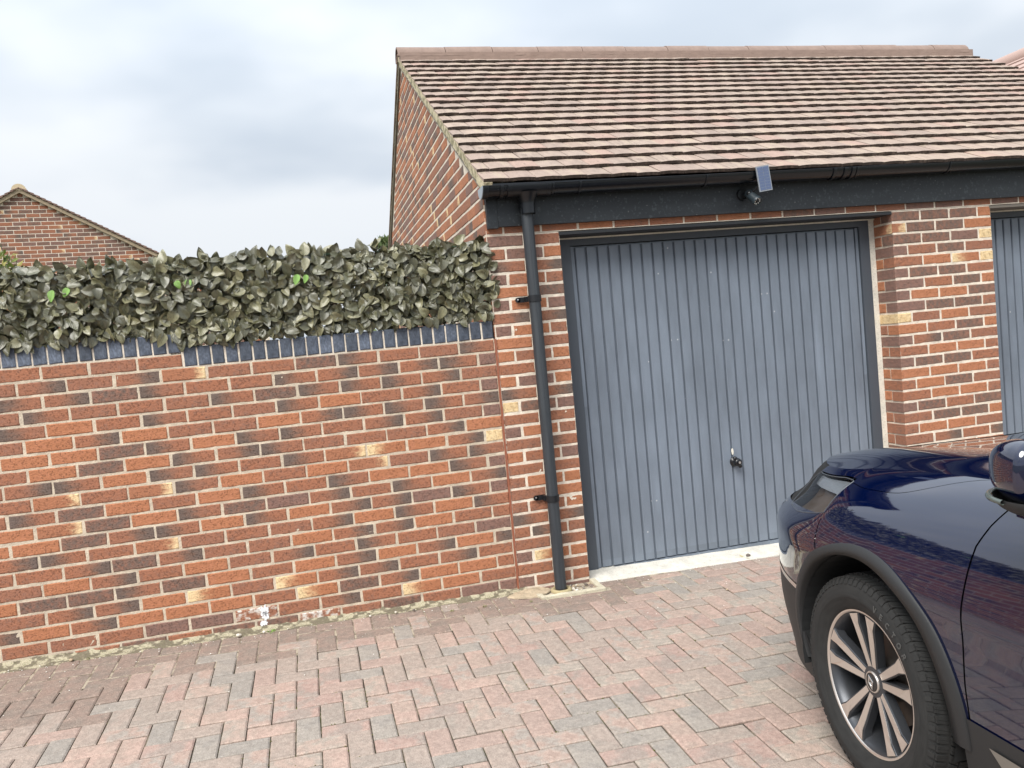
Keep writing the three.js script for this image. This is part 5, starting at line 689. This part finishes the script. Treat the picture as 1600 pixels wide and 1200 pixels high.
// ---------------------------------------------------------------- neighbouring buildings and plants
function flipX(m) { m.scale(-1, 1, 1); for (const k of Object.keys(m.attributes)) { const A = m.attributes[k], s = A.itemSize, ar = A.array; for (let i = 0; i < A.count; i += 3) for (let c = 0; c < s; c++) { const t = ar[i * s + c]; ar[i * s + c] = ar[(i + 1) * s + c]; ar[(i + 1) * s + c] = t; } } return m; }
{ // brick gable beyond the wall
  const A = new THREE.Vector3(-5.955, 0, -12.415), yaw = Math.PI / 180 * 10, apexY = 5.03, pitch = 0.525;
  const h = thing('neighbouring_house', 'brick gable of a house beyond the wall with a tiled roof', 'house', [A.x, 0, A.z]); h.rotation.y = yaw;
  const t = Math.tan(pitch), HW = 4.2, top = x => apexY - Math.abs(x) * t;
  const sh = new THREE.Shape([[-HW, -0.6], [HW, -0.6], [HW, top(HW)], [0, apexY], [-HW, top(HW)]].map(p => new THREE.Vector2(...p)));
  const core = new THREE.ExtrudeGeometry(sh, { depth: 8, bevelEnabled: false }); core.translate(0, 0, -8.003); const wall = mesh('wall', metric(core.toNonIndexed()), mortarMat, h);
  h.updateMatrixWorld(true); const parts = [], rest = [];
  for (let r = 0; r < 75; r++) { const yc = apexY - 0.06 - r * 0.0755; for (let x = -HW - (r % 2 ? 0.115 : 0); x < HW; x += 0.23) { const xc = x + 0.115; if (xc < -HW + 0.1 || xc > HW - 0.1) continue; let a = xc - 0.11, b = xc + 0.11; const lim = (apexY - yc - 0.034) / t; if (lim < 0.03) continue; if (b > lim) b = lim; if (a < -lim) a = -lim; if (b - a < 0.04) continue; const m = brick(null, (a + b) / 2, yc, 0, b - a, 0.066, 0.012, pick('rrprddpdRLrdpyr'.split(''))); const wp = new THREE.Vector3((a + b) / 2, yc, 0).applyMatrix4(h.matrixWorld); m.userData.s = yc > 3.55 ? screenArea(wp.x, wp.y, wp.z, 1) : 0; if (m.userData.s > 0 && parts.length < 300) parts.push(m); else rest.push(m); } }
  parts.forEach(m => { m.userData = {}; wall.add(m); }); rest.forEach(m => m.userData = {}); bakeStuff(wall, 'bricks_beyond', rest, brickMat); console.log('house bricks', parts.length);
  const rm = tex(256, 256, (i, j) => { const n = fbm(i * 0.05, j * 0.05, 4, 191), k = 0.8 + n * 0.4; return [128 * k, 104 * k, 94 * k]; }); rm.repeat.set(2, 2); const rmat = std({ map: rm, roughness: 0.95 });
  const roof = new THREE.Group(); roof.name = 'roof'; h.add(roof);
  const L = HW / Math.cos(pitch) + 0.25;
  for (const s of [-1, 1]) { const g = []; const n = Math.ceil(L / 0.105); for (let k = 0; k < n; k++) { const d = k * 0.105, b = new THREE.BoxGeometry(0.16, 0.018, 8.2); b.rotateZ(0.14); b.translate(d + 0.05, 0.05, -4.0); g.push(b); } const m = metric(merge(g)); m.rotateZ(-pitch); if (s < 0) flipX(m); m.translate(0, apexY + 0.015, 0); mesh('roof_slope', m, rmat, roof); const v = lumpy(metric(new THREE.BoxGeometry(L, 0.062, 0.07, 60, 1, 1)), 0.012, 14, 3 + s); v.translate(L / 2, 0.012, 0.035); v.rotateZ(-pitch); if (s < 0) flipX(v); v.translate(0, apexY, 0); mesh('verge', v, std({ map: mortarMap, color: new THREE.Color(0.52, 0.47, 0.39), roughness: 1 }), roof); }
  const ec = new THREE.CylinderGeometry(0.125, 0.125, 8.2, 22, 1, false, 0, Math.PI).rotateX(Math.PI / 2); ec.rotateZ(Math.PI / 2); const ebox = new THREE.Box3().setFromBufferAttribute(ec.attributes.position); if (ebox.min.y < -0.1) ec.rotateZ(Math.PI); ec.translate(0, apexY + 0.015, -4.02); mesh('ridge', clean(ec), std({ map: mortarMap, color: new THREE.Color(0.8, 0.74, 0.62), roughness: 1, side: THREE.DoubleSide }), roof);
  const disc = new THREE.CircleGeometry(0.12, 24, 0, Math.PI); disc.translate(0, apexY + 0.015, 0.082); mesh('ridge_end', clean(disc), std({ map: mortarMap, color: new THREE.Color(0.8, 0.74, 0.6), roughness: 1, side: THREE.DoubleSide }), roof);
}
{ // roof of the next building beyond the garage, ridge running back
  const h = thing('neighbouring_building', 'tiled roof of the next building showing behind the garage roof', 'building', [8.2, 0, -5.6]);
  const len = 7, HW = 2.0, ry = 4.47, p = 0.6; mesh('wall', box(-HW + 0.1, HW - 0.1, -0.7, ry - HW * Math.tan(p), -len / 2, len / 2), std({ color: new THREE.Color(0.3, 0.15, 0.1), roughness: 0.95 }), h);
  const rm = std({ color: new THREE.Color(0.42, 0.30, 0.26), roughness: 0.95 }), roof = new THREE.Group(); roof.name = 'roof'; h.add(roof);
  for (const s of [-1, 1]) { const g = [], L = HW / Math.cos(p) + 0.1, n = Math.ceil(L / 0.16); for (let k = 0; k < n; k++) { const b = new THREE.BoxGeometry(0.22, 0.018, len + 0.1); b.rotateZ(0.1); b.translate(k * 0.16 + 0.08, 0, 0); g.push(b); } const m = metric(merge(g)); m.rotateZ(-p); if (s < 0) flipX(m); m.translate(0, ry, 0); mesh('roof_slope', m, rm, roof); }
  const c = new THREE.CylinderGeometry(0.11, 0.11, len + 0.1, 18).rotateX(Math.PI / 2); c.translate(0, ry - 0.02, 0); mesh('ridge', clean(c), rm, roof);
}
// leafy plants
function leafCloud(n, fn, L, W, seed) { // fn -> {p, n} positions; merged small leaves
  const r = mulberry(seed), P = [], N = [], C = []; const q = new THREE.Quaternion(), e = new THREE.Euler(), v = new THREE.Vector3();
  for (let i = 0; i < n; i++) { const o = fn(r); e.set((r() - 0.5) * 2.4, r() * 6.28, (r() - 0.5) * 2.4); q.setFromEuler(e); const s = 0.7 + r() * 0.6; const pts = [[0, 0, 0], [W * 0.5, L * 0.5, W * 0.15], [0, L, 0], [-W * 0.5, L * 0.5, W * 0.15]].map(a => v.set(a[0] * s, a[1] * s, a[2] * s).applyQuaternion(q).add(o.p).toArray()); const c = o.c, k = 0.8 + r() * 0.4; for (const t of [0, 1, 2, 0, 2, 3]) { P.push(...pts[t]); C.push(c[0] * k, c[1] * k, c[2] * k); } }
  const g = new THREE.BufferGeometry(); g.setAttribute('position', new THREE.Float32BufferAttribute(P, 3)); g.setAttribute('color', new THREE.Float32BufferAttribute(C, 3)); g.computeVertexNormals(); return g;
}
const foliageMat = new THREE.MeshPhysicalMaterial({ vertexColors: true, roughness: 0.8, side: THREE.DoubleSide, transmission: 0.25, thickness: 0 });
{
  const sh = thing('shrub', 'yellow-green leafy shrub growing behind the garden wall', 'shrub', [-2.97, -0.05, -1.12]);
  const stems = []; for (let k = 0; k < 7; k++) { const a = k * 0.9, c = new THREE.CatmullRomCurve3([new THREE.Vector3(0, 0, 0), new THREE.Vector3(Math.cos(a) * 0.15, 0.9, Math.sin(a) * 0.15), new THREE.Vector3(Math.cos(a) * 0.3, 2.0, Math.sin(a) * 0.3)]); stems.push(new THREE.TubeGeometry(c, 10, 0.012, 6)); } mesh('stems', merge(stems), std({ color: new THREE.Color('#5a4a34'), roughness: 1 }), sh);
  mesh('leaves', leafCloud(5200, r => { const a = r() * 6.28, y = 0.5 + Math.pow(r(), 0.7) * 1.83, k = Math.sqrt(r()), R = 0.44 * Math.sqrt(clamp((2.45 - y) / 0.7)) * (0.8 + 0.4 * fbm(a * 2 + 9, y * 5, 3, 4)); const t = r(); return { p: new THREE.Vector3(Math.cos(a) * R * k, y, Math.sin(a) * R * k), c: t < 0.3 ? [0.38, 0.34, 0.1] : t < 0.7 ? [0.19, 0.25, 0.05] : [0.09, 0.14, 0.03] }; }, 0.055, 0.02, 5), foliageMat, sh);
  const wi = thing('dry_grass', 'thin pale yellow stems rising behind the leaf screen', 'grass', [-2.6, 1.5, -0.5]);
  mesh('blades', leafCloud(46, r => ({ p: new THREE.Vector3((r() - 0.5) * 0.55, 0.35 + r() * 0.19, (r() - 0.5) * 0.2), c: [0.5, 0.42, 0.18] }), 0.1, 0.006, 9), foliageMat, wi);
  mesh('stalks', merge([0, 1, 2, 3, 4].map(k => new THREE.TubeGeometry(new THREE.CatmullRomCurve3([new THREE.Vector3(k * 0.1 - 0.2, -1.5, 0), new THREE.Vector3(k * 0.11 - 0.2, 0, 0), new THREE.Vector3(k * 0.12 - 0.24, 0.5, 0)]), 8, 0.003, 5))), std({ color: new THREE.Color('#a89a5a') }), wi);
  const tr = thing('small_tree', 'small green tree whose top shows beside the garage gable', 'tree', [0.2, -0.1, -7.6]);
  mesh('trunk', clean(new THREE.CylinderGeometry(0.04, 0.08, 2.2, 10).translate(0, 1.1, 0)), std({ color: new THREE.Color('#57493a'), roughness: 1 }), tr);
  mesh('crown', leafCloud(1500, r => { const a = r() * 6.28, y = 1.1 + Math.pow(r(), 0.8) * 2.1, R = 0.3 * Math.sqrt(clamp((3.25 - y) / 1.4)), k = Math.sqrt(r()); return { p: new THREE.Vector3(Math.cos(a) * R * k, y, Math.sin(a) * R * k), c: r() < 0.5 ? [0.1, 0.15, 0.05] : [0.17, 0.22, 0.08] }; }, 0.09, 0.04, 8), foliageMat, tr);
}
// weeds and moss in the paving joints
{
  const spots = [[-1.38, 0.07, 0.03], [-0.42, 0.16, 0.02], [-0.24, 0.17, 0.022], [-2.28, 0.06, 0.02], [0.02, 0.2, 0.016]];
  spots.forEach(([x, z, s], i) => { const w = thing('weed', i === 0 ? 'bright green weed sprouting at the wall foot' : 'tiny tuft of weed in a paving joint near the wall', 'weed', [x, gy(x, z), z], i ? 'tufts in the joints near the wall' : undefined); mesh('tuft', leafCloud(26, r => ({ p: new THREE.Vector3((r() - 0.5) * s, r() * s * 0.4, (r() - 0.5) * s), c: i === 0 ? [0.2, 0.36, 0.06] : [0.28, 0.28, 0.12] }), s * 0.5, s * 0.16, 20 + i), foliageMat, w); });
  const list = []; const r = mulberry(55); for (let i = 0; i < 900; i++) { const cc = Math.floor(r() * 60 - 22), rw = Math.floor(r() * 22 - 4), along = r() < 0.5; const lx = along ? (cc + r()) * PP : cc * PP, lz = along ? rw * PP : (rw + r()) * PP, x = PX0 + lx, z = PZ0 + lz; if (z < 0.3 || fbm(x * 1.7 + 30, z * 1.7 + 30, 3, 2) < 0.5) continue; const m = new THREE.Mesh(pick(stoneGeos)); m.scale.set(r() * 0.004 + 0.0015, 0.002, r() * 0.004 + 0.0015); m.position.set(x, gy(x, z) - 0.0035, z); m.updateMatrix(); list.push(m); }
  const ms = bakeStuff(scene, 'moss', list, std({ color: new THREE.Color('#5c5a2a'), roughness: 1 })); ms.userData.label = 'olive moss growing in the joints of the paving'; ms.userData.category = 'moss';
}
{ // bits lying on the threshold
  const z = 0.0, x = 1.49; const l = mesh('dry_leaf', leafCloud(3, r => ({ p: new THREE.Vector3(r() * 0.02, 0.006, r() * 0.01), c: [0.5, 0.42, 0.16] }), 0.05, 0.014, 71), foliageMat, scene); l.position.set(x - 0.05, gy(x, z) + 0.006, z); l.scale.y = 0.3; l.userData = { label: 'small dry yellow leaf lying on the garage threshold', category: 'leaf' };
  const s = mesh('stone_chip', stoneGeos[1], stoneMats[3], scene); s.scale.setScalar(0.014); s.position.set(x, gy(x, z) + 0.013, z - 0.005); s.userData = { label: 'grey stone chip on the pale garage threshold', category: 'stone' };
}
renderer.render(scene, camera);
